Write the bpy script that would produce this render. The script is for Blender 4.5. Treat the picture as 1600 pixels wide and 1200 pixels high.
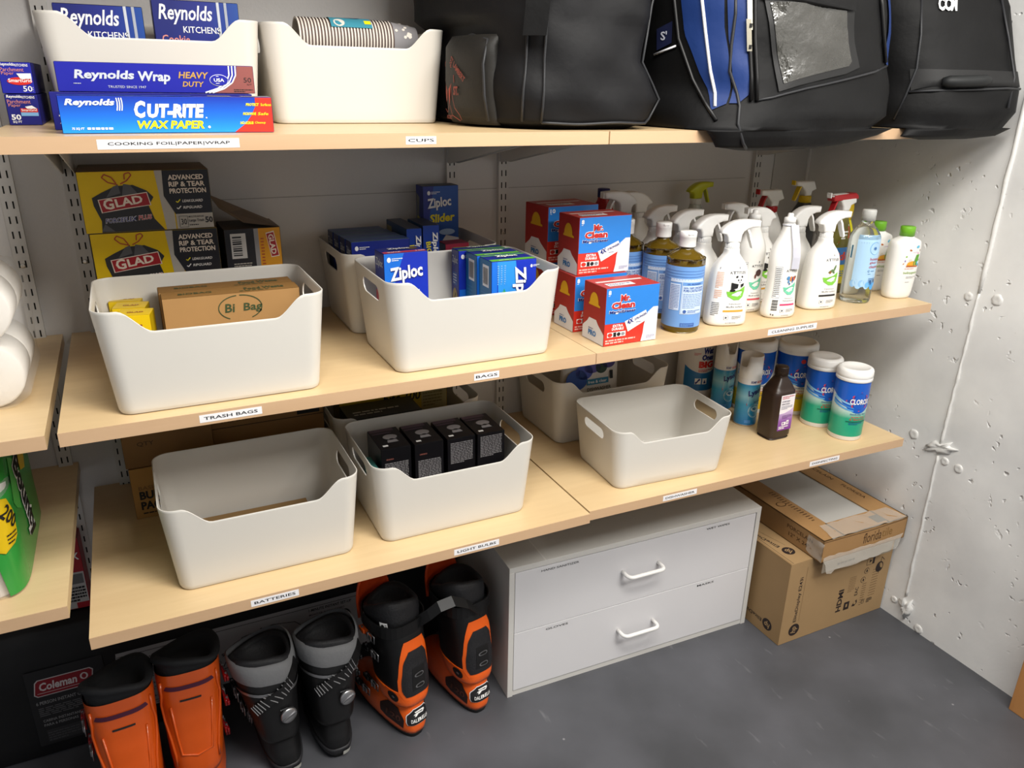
import bpy, bmesh, math, random
from mathutils import Vector, Matrix, Euler
sc = bpy.context.scene
for o in list(bpy.data.objects): bpy.data.objects.remove(o)
COL = sc.collection
R = math.radians

# ---------------------------------------------------------------- camera
cd = bpy.data.cameras.new('camera'); cam = bpy.data.objects.new('camera', cd); COL.objects.link(cam)
_r, _p, _y = R(1.0067), R(21.0553), R(26.3339)
F = Vector((math.sin(_y)*math.cos(_p), math.cos(_y)*math.cos(_p), -math.sin(_p)))
RT = Vector((math.cos(_y), -math.sin(_y), 0)); UP = RT.cross(F)
RR = RT*math.cos(_r) + UP*math.sin(_r); UU = -RT*math.sin(_r) + UP*math.cos(_r)
cam.matrix_world = Matrix(((RR.x, UU.x, -F.x, 0.1608), (RR.y, UU.y, -F.y, -1.9794), (RR.z, UU.z, -F.z, 1.6104), (0, 0, 0, 1)))
cd.sensor_width = 36; cd.lens = 1203.82/1600*36; cd.clip_start = .02
sc.camera = cam

# ---------------------------------------------------------------- light
w = bpy.data.worlds.new('room_air'); sc.world = w; w.use_nodes = True
w.node_tree.nodes['Background'].inputs[0].default_value = (.93, .96, 1.0, 1)
w.node_tree.nodes['Background'].inputs[1].default_value = .29
def area(name, loc, target, sx, sy, power, col):
    l = bpy.data.lights.new(name, 'AREA'); l.shape = 'RECTANGLE'; l.size = sx; l.size_y = sy; l.energy = power; l.color = col
    o = bpy.data.objects.new(name, l); COL.objects.link(o); o.location = loc
    o.rotation_euler = (Vector(target)-Vector(loc)).to_track_quat('-Z', 'Y').to_euler()
    return o
area('ceiling_or_fill_lamp', (.80, -1.60, 2.66), (1.0, -1.0, 0), 1.5, .45, 52, (1.0, .955, .885))
area('ceiling_or_fill_lamp', (1.65, -2.5, 2.66), (1.65, -1.2, .4), 1.3, .45, 47, (1.0, .97, .92))  # added frontal fill light, brightens the right side; the other lamp is the overhead one
sc.view_settings.view_transform = 'Standard'; sc.view_settings.look = 'None'
sc.view_settings.gamma = 1; sc.view_settings.use_curve_mapping = False; sc.view_settings.exposure = 0.0

# ---------------------------------------------------------------- materials
def lin(h):
    if isinstance(h, str):
        h = h.lstrip('#'); c = [int(h[i:i+2], 16)/255 for i in (0, 2, 4)]
    else: c = [v/255 for v in h]
    return tuple(v/12.92 if v <= .04045 else ((v+.055)/1.055)**2.4 for v in c) + (1,)
MC = {}
def mat(h, rough=.45, metal=0, noise=0, bump=0, scale=60, spec=.5, trans=0, alpha=1, ior=1.45, coat=0):
    k = (h, rough, metal, noise, bump, scale, spec, trans, alpha, coat)
    if k in MC: return MC[k]
    m = bpy.data.materials.new('surface_'+str(h).strip('#')); m.use_nodes = True
    nt = m.node_tree; b = nt.nodes['Principled BSDF']; c = lin(h)
    b.inputs['Base Color'].default_value = c; b.inputs['Roughness'].default_value = rough
    b.inputs['Metallic'].default_value = metal; b.inputs['Specular IOR Level'].default_value = spec
    b.inputs['Transmission Weight'].default_value = trans; b.inputs['Alpha'].default_value = alpha
    b.inputs['IOR'].default_value = ior; b.inputs['Coat Weight'].default_value = coat
    tc = nt.nodes.new('ShaderNodeTexCoord'); n = nt.nodes.new('ShaderNodeTexNoise')
    n.inputs['Scale'].default_value = scale; n.inputs['Detail'].default_value = 4
    nt.links.new(tc.outputs['Object'], n.inputs['Vector'])
    mx = nt.nodes.new('ShaderNodeMix'); mx.data_type = 'RGBA'
    v = noise or .03
    mx.inputs[6].default_value = tuple(x*(1-v) for x in c[:3])+(1,); mx.inputs[7].default_value = tuple(min(1, x*(1+v)) for x in c[:3])+(1,)
    nt.links.new(n.outputs['Fac'], mx.inputs[0]); nt.links.new(mx.outputs[2], b.inputs['Base Color'])
    if bump:
        bp = nt.nodes.new('ShaderNodeBump'); bp.inputs['Strength'].default_value = bump; bp.inputs['Distance'].default_value = .004
        nt.links.new(n.outputs['Fac'], bp.inputs['Height']); nt.links.new(bp.outputs['Normal'], b.inputs['Normal'])
    MC[k] = m
    return m
def gradmat(name, stops, axis=2, rough=.4, lo=0, hi=1, coat=0):
    """printed ink colours that change along the object's own axis from lo to hi metres"""
    m = bpy.data.materials.new(name); m.use_nodes = True; nt = m.node_tree; b = nt.nodes['Principled BSDF']
    tc = nt.nodes.new('ShaderNodeTexCoord'); sp = nt.nodes.new('ShaderNodeSeparateXYZ'); mr = nt.nodes.new('ShaderNodeMapRange')
    rp = nt.nodes.new('ShaderNodeValToRGB'); mr.inputs[1].default_value = lo; mr.inputs[2].default_value = hi
    nt.links.new(tc.outputs['Object'], sp.inputs[0]); nt.links.new(sp.outputs[axis], mr.inputs[0]); nt.links.new(mr.outputs[0], rp.inputs[0])
    e = rp.color_ramp.elements
    while len(e) < len(stops): e.new(.5)
    for q, (p, c) in zip(e, stops): q.position = p; q.color = lin(c)
    nt.links.new(rp.outputs[0], b.inputs['Base Color']); b.inputs['Roughness'].default_value = rough; b.inputs['Coat Weight'].default_value = coat
    return m
def wood(name, c1, c2, axis=0, sc_=1.0, rough=.38):
    m = bpy.data.materials.new(name); m.use_nodes = True; nt = m.node_tree; b = nt.nodes['Principled BSDF']
    tc = nt.nodes.new('ShaderNodeTexCoord'); mp = nt.nodes.new('ShaderNodeMapping')
    s = [26*sc_]*3; s[axis] = 2.2*sc_; mp.inputs['Scale'].default_value = s
    n = nt.nodes.new('ShaderNodeTexNoise'); n.inputs['Scale'].default_value = 1.6; n.inputs['Detail'].default_value = 6; n.inputs['Roughness'].default_value = .62
    n2 = nt.nodes.new('ShaderNodeTexNoise'); n2.inputs['Scale'].default_value = .29; n2.inputs['Detail'].default_value = 2
    rp = nt.nodes.new('ShaderNodeValToRGB'); rp.color_ramp.elements[0].position = .3; rp.color_ramp.elements[1].position = .72
    rp.color_ramp.elements[0].color = lin(c1); rp.color_ramp.elements[1].color = lin(c2)
    nt.links.new(tc.outputs['Object'], mp.inputs[0]); nt.links.new(mp.outputs[0], n.inputs['Vector']); nt.links.new(mp.outputs[0], n2.inputs['Vector'])
    ad = nt.nodes.new('ShaderNodeMath'); ad.operation = 'MULTIPLY_ADD'; ad.inputs[1].default_value = .55; 
    nt.links.new(n2.outputs['Fac'], ad.inputs[0])
    hf = nt.nodes.new('ShaderNodeMath'); hf.operation = 'MULTIPLY'; hf.inputs[1].default_value = .45
    nt.links.new(n.outputs['Fac'], hf.inputs[0]); nt.links.new(hf.outputs[0], ad.inputs[2]); nt.links.new(ad.outputs[0], rp.inputs[0])
    nt.links.new(rp.outputs[0], b.inputs['Base Color']); b.inputs['Roughness'].default_value = rough
    return m

# ---------------------------------------------------------------- mesh builder
def sgn(v): return -1 if v < 0 else 1
GLY = {}
def glyphs(s, bold, shear):
    k = (s, bold, shear)
    if k not in GLY:
        cu = bpy.data.curves.new('lettering', 'FONT'); cu.body = s; cu.offset = bold; cu.shear = shear; cu.resolution_u = 2; cu.size = 1
        ob = bpy.data.objects.new('lettering', cu); me = ob.to_mesh()
        vs = [v.co.copy() for v in me.vertices]; fs = [list(p.vertices) for p in me.polygons]
        ob.to_mesh_clear(); bpy.data.objects.remove(ob); bpy.data.curves.remove(cu)
        if not vs: vs = [Vector((0, 0, 0)), Vector((1, 0, 0)), Vector((0, .7, 0))]; fs = []
        x0 = min(v.x for v in vs); x1 = max(v.x for v in vs); y0 = min(v.y for v in vs); y1 = max(v.y for v in vs)
        GLY[k] = ([((v.x-x0)/(x1-x0), (v.y-y0)/(y1-y0)) for v in vs], fs)
    return GLY[k]
class MB:
    def __init__(s): s.v = []; s.f = []; s.mi = []; s.sm = []; s.mats = []; s.M = Matrix()
    def m(s, mt):
        if mt not in s.mats: s.mats.append(mt)
        return s.mats.index(mt)
    def add(s, vs, fs, mt, smooth=False):
        n = len(s.v); s.v += [s.M @ Vector(v) for v in vs]; k = s.m(mt)
        for f in fs: s.f.append([i+n for i in f]); s.mi.append(k); s.sm.append(smooth)
    def bm(s, b, mt, smooth=False):
        b.verts.index_update(); s.add([v.co.copy() for v in b.verts], [[v.index for v in f.verts] for f in b.faces], mt, smooth); b.free()
    def box(s, lo, hi, mt, bev=0, seg=2, smooth=False):
        b = bmesh.new(); bmesh.ops.create_cube(b, size=1)
        for v in b.verts: v.co = Vector([(lo[i]+hi[i])/2 + v.co[i]*(hi[i]-lo[i]) for i in range(3)])
        if bev: bmesh.ops.bevel(b, geom=list(b.edges), offset=bev, segments=seg, profile=.5, affect='EDGES')
        s.bm(b, mt, smooth)
    def rings(s, rs, mt, cap0=True, cap1=True, smooth=True, closed=True):
        n = len(rs[0]); vs = [p for r in rs for p in r]; fs = []
        for i in range(len(rs)-1):
            for j in range(n if closed else n-1):
                k = (j+1) % n; fs.append([i*n+j, i*n+k, (i+1)*n+k, (i+1)*n+j])
        if cap0: fs.append(list(range(n))[::-1])
        if cap1: fs.append([(len(rs)-1)*n+j for j in range(n)])
        s.add(vs, fs, mt, smooth)
    def lathe(s, prof, mt, n=28, c=(0, 0, 0), cap0=True, cap1=True):
        s.rings([[(c[0]+r*math.cos(2*math.pi*j/n), c[1]+r*math.sin(2*math.pi*j/n), c[2]+z) for j in range(n)] for r, z in prof], mt, cap0, cap1)
    def tube(s, pts, r, mt, n=8, closed=False):
        pts = [Vector(p) for p in pts]; rs = []; rad = r if isinstance(r, (list, tuple)) else [r]*len(pts)
        up = None
        for i, p in enumerate(pts):
            a = pts[max(i-1, 0)]; b = pts[min(i+1, len(pts)-1)]; t = (b-a).normalized()
            if up is None: up = t.orthogonal().normalized()
            up = (up - t*up.dot(t)).normalized(); q = t.cross(up)
            rs.append([p+(up*math.cos(2*math.pi*j/n)+q*math.sin(2*math.pi*j/n))*rad[i] for j in range(n)])
        s.rings(rs, mt)
    def ribbon(s, pts, wv, th, mt):
        """flat strap along pts, width vector wv, thickness th along normal"""
        rs = []; pts = [Vector(p) for p in pts]; wv = Vector(wv)
        for i, p in enumerate(pts):
            t = (pts[min(i+1, len(pts)-1)]-pts[max(i-1, 0)]).normalized(); nn = t.cross(wv).normalized()*th/2
            rs.append([p-wv/2-nn, p+wv/2-nn, p+wv/2+nn, p-wv/2+nn])
        s.rings(rs, mt, smooth=False)
    def prism(s, poly, y0, y1, mt, bev=0, seg=2, smooth=False, axes=(0, 2, 1)):
        """outline in two axes pushed along the third"""
        b = bmesh.new(); vs = []
        for p in poly:
            c = [0, 0, 0]; c[axes[0]] = p[0]; c[axes[1]] = p[1]; c[axes[2]] = y0; vs.append(b.verts.new(c))
        f = b.faces.new(vs); r = bmesh.ops.extrude_face_region(b, geom=[f])
        for e in r['geom']:
            if isinstance(e, bmesh.types.BMVert): e.co[axes[2]] = y1
        bmesh.ops.recalc_face_normals(b, faces=list(b.faces))
        if bev:
            es = [e for e in b.edges if abs(e.verts[0].co[axes[2]]-e.verts[1].co[axes[2]]) < 1e-6]
            bmesh.ops.bevel(b, geom=es, offset=bev, segments=seg, profile=.5, affect='EDGES', clamp_overlap=True)
        s.bm(b, mt, smooth)
    # ---- print on a surface: fn(u, v, lift) -> point
    def pr_rect(s, fn, u0, v0, u1, v1, mt, lift=1, nx=1, ny=1):
        vs = []; fs = []
        for i in range(nx+1):
            for j in range(ny+1): vs.append(fn(u0+(u1-u0)*i/nx, v0+(v1-v0)*j/ny, lift))
        for i in range(nx):
            for j in range(ny): a = i*(ny+1)+j; fs.append([a, a+ny+1, a+ny+2, a+1])
        s.add(vs, fs, mt, nx > 1)
    def pr_poly(s, fn, pts, mt, lift=1):
        s.add([fn(u, v, lift) for u, v in pts], [list(range(len(pts)))], mt)
    def pr_ell(s, fn, u, v, a, b, mt, lift=1, n=20, rot=0):
        c, d = math.cos(rot), math.sin(rot)
        s.pr_poly(fn, [(u+a*math.cos(t)*c-b*math.sin(t)*d, v+a*math.cos(t)*d+b*math.sin(t)*c) for t in [2*math.pi*i/n for i in range(n)]], mt, lift)
    def pr_line(s, fn, pts, wd, mt, lift=1):
        for (a, b), (c, d) in zip(pts, pts[1:]):
            l = math.hypot(c-a, d-b) or 1; x, y = -(d-b)/l*wd/2, (c-a)/l*wd/2
            s.pr_poly(fn, [(a-x, b-y), (c-x, d-y), (c+x, d+y), (a+x, b+y)], mt, lift)
    def pr_text(s, fn, t, u, v, wd, ht, mt, bold=0, shear=0, lift=2, rot=0, align='l', arch=0):
        """lettering that fills the box wd x ht whose lower left corner (or middle) is u, v"""
        gv, gf = glyphs(t, bold, shear); c, d = math.cos(rot), math.sin(rot); vs = []
        for x, y in gv:
            X, Y = x*wd, y*ht
            if arch: Y += arch*(1-(2*x-1)**2)
            if align == 'c': X -= wd/2; Y -= ht/2
            vs.append(fn(u+X*c-Y*d, v+X*d+Y*c, lift))
        s.add(vs, gf, mt)
    def pr_lines(s, fn, u, v, wd, ht, n, mt, seed=0, lift=2, fill=.45):
        """rows of tiny print too small to read"""
        rd = random.Random(seed); st = ht/n
        for i in range(n):
            y = v+ht-(i+.8)*st; x = u; e = u+wd*(1 if i < n-1 else .6)
            while x < e-.001:
                l = min(wd*rd.uniform(.05, .18), e-x); s.pr_rect(fn, x, y, x+l, y+st*fill, mt, lift); x += l+wd*.025
    def build(s, name, parent=None, loc=None, rot=None, auto=False):
        me = bpy.data.meshes.new(name); me.from_pydata([tuple(v) for v in s.v], [], s.f)
        for mt in s.mats: me.materials.append(mt)
        me.polygons.foreach_set('material_index', s.mi); me.polygons.foreach_set('use_smooth', s.sm); me.update()
        o = bpy.data.objects.new(name, me); COL.objects.link(o)
        if parent: o.parent = parent
        if loc: o.location = loc
        if rot is not None: o.rotation_euler = (0, 0, rot) if not isinstance(rot, (tuple, list)) else rot
        return o
def plane(o, u, v, eps=.0004):
    """flat printing surface: origin, unit u, unit v"""
    o, u, v = Vector(o), Vector(u).normalized(), Vector(v).normalized(); n = u.cross(v)
    return lambda a, b, l: o+u*a+v*b+n*(eps*l)
def patch(b, fn, outline, mt, lift=1, n=8, m=10):
    """convex outline laid over a curved surface"""
    v0 = min(p[1] for p in outline); v1 = max(p[1] for p in outline); vs = []; fs = []
    for i in range(m+1):
        v = v0+(v1-v0)*min(max(i/m, .002), .998); xs = []
        for (a, c), (d, e) in zip(outline, outline[1:]+outline[:1]):
            if (c-v)*(e-v) <= 0 and c != e: xs.append(a+(d-a)*(v-c)/(e-c))
        l, r = min(xs), max(xs)
        vs += [fn(l+(r-l)*j/n, v, lift) for j in range(n+1)]
    for i in range(m):
        for j in range(n): a = i*(n+1)+j; fs.append([a, a+1, a+n+2, a+n+1])
    b.add(vs, fs, mt, True)
def thing(name, label, cat, loc=(0, 0, 0), rz=0, group=None):
    o = bpy.data.objects.new(name, None); COL.objects.link(o); o.empty_display_size = .02
    o.location = loc; o.rotation_euler = (0, 0, rz) if not isinstance(rz, (tuple, list)) else rz
    return tag(o, label, cat, group)
def tag(o, label, cat, group=None):
    o['label'] = label; o['category'] = cat
    if group: o['group'] = group
    return o
def struct(o): o['kind'] = 'structure'; return o
def dup(root, loc, rz=None, label=None, group=None):
    r = root.copy(); COL.objects.link(r); r.location = loc
    if rz is not None: r.rotation_euler = (0, 0, rz) if not isinstance(rz, (tuple, list)) else rz
    if label: r['label'] = label
    if group: r['group'] = group
    for ch in list(root.children):
        c = ch.copy(); COL.objects.link(c); c.parent = r
        for g in ch.children: d = g.copy(); COL.objects.link(d); d.parent = c
    return r
ZT, ZM, ZL, XR, TH = 1.5316, 1.0623, .6630, 2.2377, .0247
K = mat('#101010', .6); W = mat('#f2f2f0', .5); INK = mat('#1a1a1c', .7)
# ---------------------------------------------------------------- the room
def floor_mat():
    m = bpy.data.materials.new('grey_painted_concrete'); m.use_nodes = True; nt = m.node_tree; b = nt.nodes['Principled BSDF']
    tc = nt.nodes.new('ShaderNodeTexCoord')
    def noise(s, d, sx=1):
        mp = nt.nodes.new('ShaderNodeMapping'); mp.inputs['Scale'].default_value = (sx, 1, 1); mp.inputs['Rotation'].default_value = (0, 0, .5*sx)
        nt.links.new(tc.outputs['Object'], mp.inputs[0]); n = nt.nodes.new('ShaderNodeTexNoise'); n.inputs['Scale'].default_value = s; n.inputs['Detail'].default_value = d
        nt.links.new(mp.outputs[0], n.inputs['Vector']); return n
    a = noise(3.2, 8); r = nt.nodes.new('ShaderNodeValToRGB'); r.color_ramp.elements[0].position = .33; r.color_ramp.elements[1].position = .75
    r.color_ramp.elements[0].color = lin('#444549'); r.color_ramp.elements[1].color = lin('#5e5f65')
    nt.links.new(a.outputs['Fac'], r.inputs[0])
    c = noise(9, 10, 3.5); r2 = nt.nodes.new('ShaderNodeValToRGB'); r2.color_ramp.elements[0].position = .66; r2.color_ramp.elements[1].position = .78
    r2.color_ramp.elements[0].color = (0, 0, 0, 1); r2.color_ramp.elements[1].color = (.35, .35, .35, 1); nt.links.new(c.outputs['Fac'], r2.inputs[0])
    vo = nt.nodes.new('ShaderNodeTexVoronoi'); vo.inputs['Scale'].default_value = 9; nt.links.new(tc.outputs['Object'], vo.inputs['Vector'])
    r3 = nt.nodes.new('ShaderNodeValToRGB'); r3.color_ramp.elements[0].position = .015; r3.color_ramp.elements[1].position = .04
    r3.color_ramp.elements[0].color = (.7, .7, .7, 1); r3.color_ramp.elements[1].color = (0, 0, 0, 1); nt.links.new(vo.outputs['Distance'], r3.inputs[0])
    mx = nt.nodes.new('ShaderNodeMix'); mx.data_type = 'RGBA'; nt.links.new(r2.outputs[0], mx.inputs[0]); nt.links.new(r.outputs[0], mx.inputs[6]); mx.inputs[7].default_value = lin('#96969a')
    mx2 = nt.nodes.new('ShaderNodeMix'); mx2.data_type = 'RGBA'; nt.links.new(r3.outputs[0], mx2.inputs[0]); nt.links.new(mx.outputs[2], mx2.inputs[6]); mx2.inputs[7].default_value = lin('#aaaaac')
    nt.links.new(mx2.outputs[2], b.inputs['Base Color']); b.inputs['Roughness'].default_value = .5
    bp = nt.nodes.new('ShaderNodeBump'); bp.inputs['Strength'].default_value = .15; bp.inputs['Distance'].default_value = .01
    nt.links.new(a.outputs['Fac'], bp.inputs['Height']); nt.links.new(bp.outputs['Normal'], b.inputs['Normal'])
    return m
def concrete_mat():
    m = bpy.data.materials.new('white_painted_concrete'); m.use_nodes = True; nt = m.node_tree; b = nt.nodes['Principled BSDF']
    tc = nt.nodes.new('ShaderNodeTexCoord')
    n = nt.nodes.new('ShaderNodeTexNoise'); n.inputs['Scale'].default_value = 4; n.inputs['Detail'].default_value = 6
    nt.links.new(tc.outputs['Object'], n.inputs['Vector'])
    r = nt.nodes.new('ShaderNodeValToRGB'); r.color_ramp.elements[0].color = lin('#d8d8d7'); r.color_ramp.elements[1].color = lin('#efefed')
    r.color_ramp.elements[0].position = .3; r.color_ramp.elements[1].position = .7
    nt.links.new(n.outputs['Fac'], r.inputs[0]); nt.links.new(r.outputs[0], b.inputs['Base Color']); b.inputs['Roughness'].default_value = .42
    # bug holes and ragged pits in the casting
    v = nt.nodes.new('ShaderNodeTexVoronoi'); v.inputs['Scale'].default_value = 30
    dn = nt.nodes.new('ShaderNodeTexNoise'); dn.inputs['Scale'].default_value = 30; nt.links.new(tc.outputs['Object'], dn.inputs['Vector'])
    mxv = nt.nodes.new('ShaderNodeMix'); mxv.data_type = 'VECTOR'; mxv.inputs[0].default_value = .06
    nt.links.new(tc.outputs['Object'], mxv.inputs[4]); nt.links.new(dn.outputs['Color'], mxv.inputs[5]); nt.links.new(mxv.outputs[1], v.inputs['Vector'])
    r2 = nt.nodes.new('ShaderNodeValToRGB'); r2.color_ramp.elements[0].position = .05; r2.color_ramp.elements[1].position = .22
    nt.links.new(v.outputs['Distance'], r2.inputs[0])
    msk = nt.nodes.new('ShaderNodeTexNoise'); msk.inputs['Scale'].default_value = 6; nt.links.new(tc.outputs['Object'], msk.inputs['Vector'])
    r4 = nt.nodes.new('ShaderNodeValToRGB'); r4.color_ramp.elements[0].position = .47; r4.color_ramp.elements[1].position = .58
    nt.links.new(msk.outputs['Fac'], r4.inputs[0])
    inv = nt.nodes.new('ShaderNodeMath'); inv.operation = 'SUBTRACT'; inv.inputs[0].default_value = 1; nt.links.new(r2.outputs[0], inv.inputs[1])
    pit = nt.nodes.new('ShaderNodeMath'); pit.operation = 'MULTIPLY'; nt.links.new(inv.outputs[0], pit.inputs[0]); nt.links.new(r4.outputs[0], pit.inputs[1])
    fn = nt.nodes.new('ShaderNodeTexNoise'); fn.inputs['Scale'].default_value = 55; fn.inputs['Detail'].default_value = 5; nt.links.new(tc.outputs['Object'], fn.inputs['Vector'])
    h = nt.nodes.new('ShaderNodeMath'); h.operation = 'MULTIPLY_ADD'; h.inputs[1].default_value = .16; nt.links.new(fn.outputs['Fac'], h.inputs[0])
    ng = nt.nodes.new('ShaderNodeMath'); ng.operation = 'MULTIPLY'; ng.inputs[1].default_value = -1.6; nt.links.new(pit.outputs[0], ng.inputs[0]); nt.links.new(ng.outputs[0], h.inputs[2])
    bp = nt.nodes.new('ShaderNodeBump'); bp.inputs['Strength'].default_value = .6; bp.inputs['Distance'].default_value = .005
    nt.links.new(h.outputs[0], bp.inputs['Height']); nt.links.new(bp.outputs['Normal'], b.inputs['Normal'])
    return m
b = MB(); b.box((-1.6, -3.6, -.1), (XR+.2, .12, 0), floor_mat()); struct(b.build('floor'))
WALLM = mat('#cfcdcb', .55, noise=.02, bump=.12, scale=140)
b = MB(); b.box((-1.6, 0, 0), (XR, .1, 2.8), WALLM)
b.box((.25, -.0012, 1.3485), (1.97, 0, 1.3505), mat('#a9a6a3', .7))      # drywall joint
wb = struct(b.build('wall_back'))
CONC = concrete_mat()
b = MB(); b.box((XR, -3.6, 0), (XR+.15, .1, 2.8), CONC); wr = struct(b.build('wall_right'))
# the corner panel beside the concrete
b = MB(); b.box((2.085, -.004, 0), (XR, 0, 2.8), mat('#bcb9b4', .6, bump=.1, scale=90)); b.build('corner_panel', wb)
b = MB(); b.tube([(XR-.002, -.004, 0), (XR-.002, -.004, 2.8)], .006, mat('#d6d4cf', .6)); b.build('corner_caulk', wb)
# form seam on the concrete: a painted ridge with ragged tie-hole patches
rd = random.Random(4); PT = mat('#dcdbd8', .45, bump=.25, scale=70)
def ridge(z0, z1, y0, y1, r):
    n = 26; pts = []
    for i in range(n+1):
        t = i/n; pts.append((XR-.001, y0+(y1-y0)*t+rd.uniform(-.0015, .0015), z0+(z1-z0)*t))
    b.tube(pts, [r*rd.uniform(.7, 1.3) for _ in pts], PT, 6)
b = MB(); ridge(.1, .6, -.68, -.676, .0042); ridge(.64, 1.1, -.676, -.682, .0042); ridge(1.1, 2.7, -.682, -.69, .0055); b.build('form_seam', wr)
def blob(name, y, z, ry, rz, rough=.35, h=.007, seed=1, ang=0):
    rd = random.Random(seed); n = 18; rs = []
    jit = [1+rd.uniform(-rough, rough) for _ in range(n)]
    for k, (s, d) in enumerate(((1, 0), (.9, .6), (.62, 1), (.3, .75))):
        ring = []
        for j in range(n):
            a = 2*math.pi*j/n; q = s*jit[j]*(1+rd.uniform(-.1, .1)*rough*2)
            yy, zz = ry*q*math.cos(a), rz*q*math.sin(a); c, d2 = math.cos(ang), math.sin(ang)
            ring.append((XR-h*d*(1+rd.uniform(-.5, .5)*rough), y+yy*c-zz*d2, z+yy*d2+zz*c))
        rs.append(ring)
    q = MB(); q.rings(rs, PT, cap0=False); return q.build(name, wr)
blob('tie_patch', -.675, .628, .045, .018, .5, .010, 3, -.4); blob('tie_patch', -.69, .06, .022, .032, .5, .014, 8)
for i, (y, z, r) in enumerate(((-.585, .632, .016), (-.745, .588, .014), (-.70, .592, .013), (-.645, .06, .012), (-.745, .015, .015), (-.655, 1.085, .013), (-.735, 1.095, .016))):
    blob('tie_plug', y, z, r, r, .08, .004, 20+i)

# oak panel standing against the concrete at the right
b = MB(); b.box((2.184, -1.9, 0), (XR-.001, -1.078, .9), wood('oak', '#a9713f', '#c99459', 2, .9, .5), .002)
b.box((2.1832, -1.128, .135), (2.1842, -1.118, .15), K)
tag(b.build('oak_panel'), 'golden oak panel edge standing on floor against white concrete wall', 'panel')

# ---------------------------------------------------------------- slotted uprights and brackets
UPM = mat('#cbc9c5', .42, .0); SLOT = mat('#0c0c0c', .8)
def upright(x, label, z1=2.2, z0=.25):
    t = thing('slotted_upright', label, 'shelf upright', (x, 0, 0), 0, 'slotted wall uprights')
    b = MB(); b.box((-.015, -.013, z0), (-.013, 0, z1), UPM); b.box((.013, -.013, z0), (.015, 0, z1), UPM); b.box((-.015, -.0145, z0), (.015, -.0125, z1), UPM)
    b.build('rail', t)
    b = MB(); z = z0+.02
    while z < z1-.02:
        for sx in (-.0062, .0062): b.box((sx-.0015, -.0149, z), (sx+.0015, -.0143, z+.0155), SLOT)
        z += .0318
    b.build('slots', t)
    for z in (.41, 1.228, 1.72):
        q = MB()
        q.lathe([(.0055, 0), (.005, .0016), (.003, .0022)], mat('#d8d6d0', .3, .8), 12, (0, 0, 0))
        n = len(q.v)
        for i in range(n-36, n): v = q.v[i]; q.v[i] = Vector((v.x, -.0145-v.z, z+v.y))
        q.build('screw', t)
    return t
upright(-.066, 'slotted white wall upright at far left, behind the toilet paper pack')
upright(.055, 'slotted white wall upright beside the yellow trash bag boxes')
upright(.945, 'slotted white wall upright just behind the tall blue slider bag box')
upright(1.097, 'slotted white wall upright between the bag bins and the red eraser boxes')
upright(2.008, 'slotted white wall upright near the concrete corner behind the spray bottles')
def bracket(x, z, label, L=.40, hh=.085):
    t = thing('shelf_bracket', label, 'shelf bracket', (x, -.015, z), 0, 'shelf brackets')
    b = MB(); pr = [(0, -.0005), (-L, -.0005), (-L, -.014), (-.02, -hh), (0, -hh)]
    for s in (-1, 1): b.prism(pr, s*.0125, s*.0105, UPM, axes=(1, 2, 0))
    b.box((-.0125, -L, -.0025), (.0125, 0, -.0005), UPM); b.build('arm', t)
    return t
bz = ZT-TH
bracket(.055, bz, 'white steel bracket under the top shelf at its left end'); bracket(.945, bz, 'white steel bracket under the top shelf above the slider bag box')
bracket(1.097, bz, 'white steel bracket under the top shelf left of the red eraser boxes'); bracket(2.008, bz, 'white steel bracket under the top shelf near the concrete wall')

# ---------------------------------------------------------------- shelf boards
MAPLE = wood('maple_laminate', '#cdb084', '#dfc59a', 0, 1, .33); EDGE = wood('maple_edge_band', '#c19e7a', '#cfae8b', 0, .8, .42)
STRIP = mat('#efeef0', .35)
def shelf(x0, x1, yf, zt, label, strips=(), yfr=None):
    """board from wall to front edge yf (yfr at its right end)"""
    yfr = yf if yfr is None else yfr
    t = thing('shelf', label, 'shelf', ((x0+x1)/2, 0, zt-TH), 0, 'maple shelf boards')
    hx = (x1-x0)/2; b = MB(); bm_ = bmesh.new(); bmesh.ops.create_cube(bm_, size=1)
    for v in bm_.verts:
        f = yf if v.co.x < 0 else yfr; v.co = Vector((v.co.x*2*hx, -.0005 if v.co.y > 0 else f+.0012, 0 if v.co.z < 0 else TH))
    b.bm(bm_, MAPLE); b.build('board', t)
    b = MB(); bm_ = bmesh.new(); bmesh.ops.create_cube(bm_, size=1)
    for v in bm_.verts:
        f = yf if v.co.x < 0 else yfr; v.co = Vector((v.co.x*2*hx, f+.0012 if v.co.y > 0 else f, 0 if v.co.z < 0 else TH))
    b.bm(bm_, EDGE); b.build('edge_band', t)
    a = math.atan2(yfr-yf, 2*hx)
    for tx, sx0, sx1, h in strips:
        b = MB(); X = sx0-(x0+x1)/2; wd = sx1-sx0; Y = yf+(yfr-yf)*(X+hx)/(2*hx)
        fn = plane((X, Y-.0003, TH/2-h/2), (math.cos(a), math.sin(a), 0), (0, 0, 1))
        b.M = Matrix.Translation((X, Y, TH/2-h/2)) @ Matrix.Rotation(a, 4, 'Z'); b.box((0, -.0004, 0), (wd, -.00005, h), STRIP); b.M = Matrix()
        b.pr_text(fn, tx, wd*.07, h*.3, wd*.86, h*.42, INK, .012, lift=1)
        b.build('label_strip', t)
    return t
shelf(-.018, 1.0455, -.61, ZT, 'maple top shelf board carrying the foil and cups bins', (('COOKING FOIL|PAPER|WRAP', .131, .337, .0145), ('CUPS', .620, .677, .0135)))
shelf(1.047, 2.15, -.612, ZT+.0002, 'maple top shelf board under the sports bags')
shelf(0, 1.0455, -.61, ZM, 'maple middle shelf board carrying the trash bag and zip bag bins', (('TRASH BAGS', .2195, .327, .0145), ('BAGS', .751, .808, .0145)))
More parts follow.
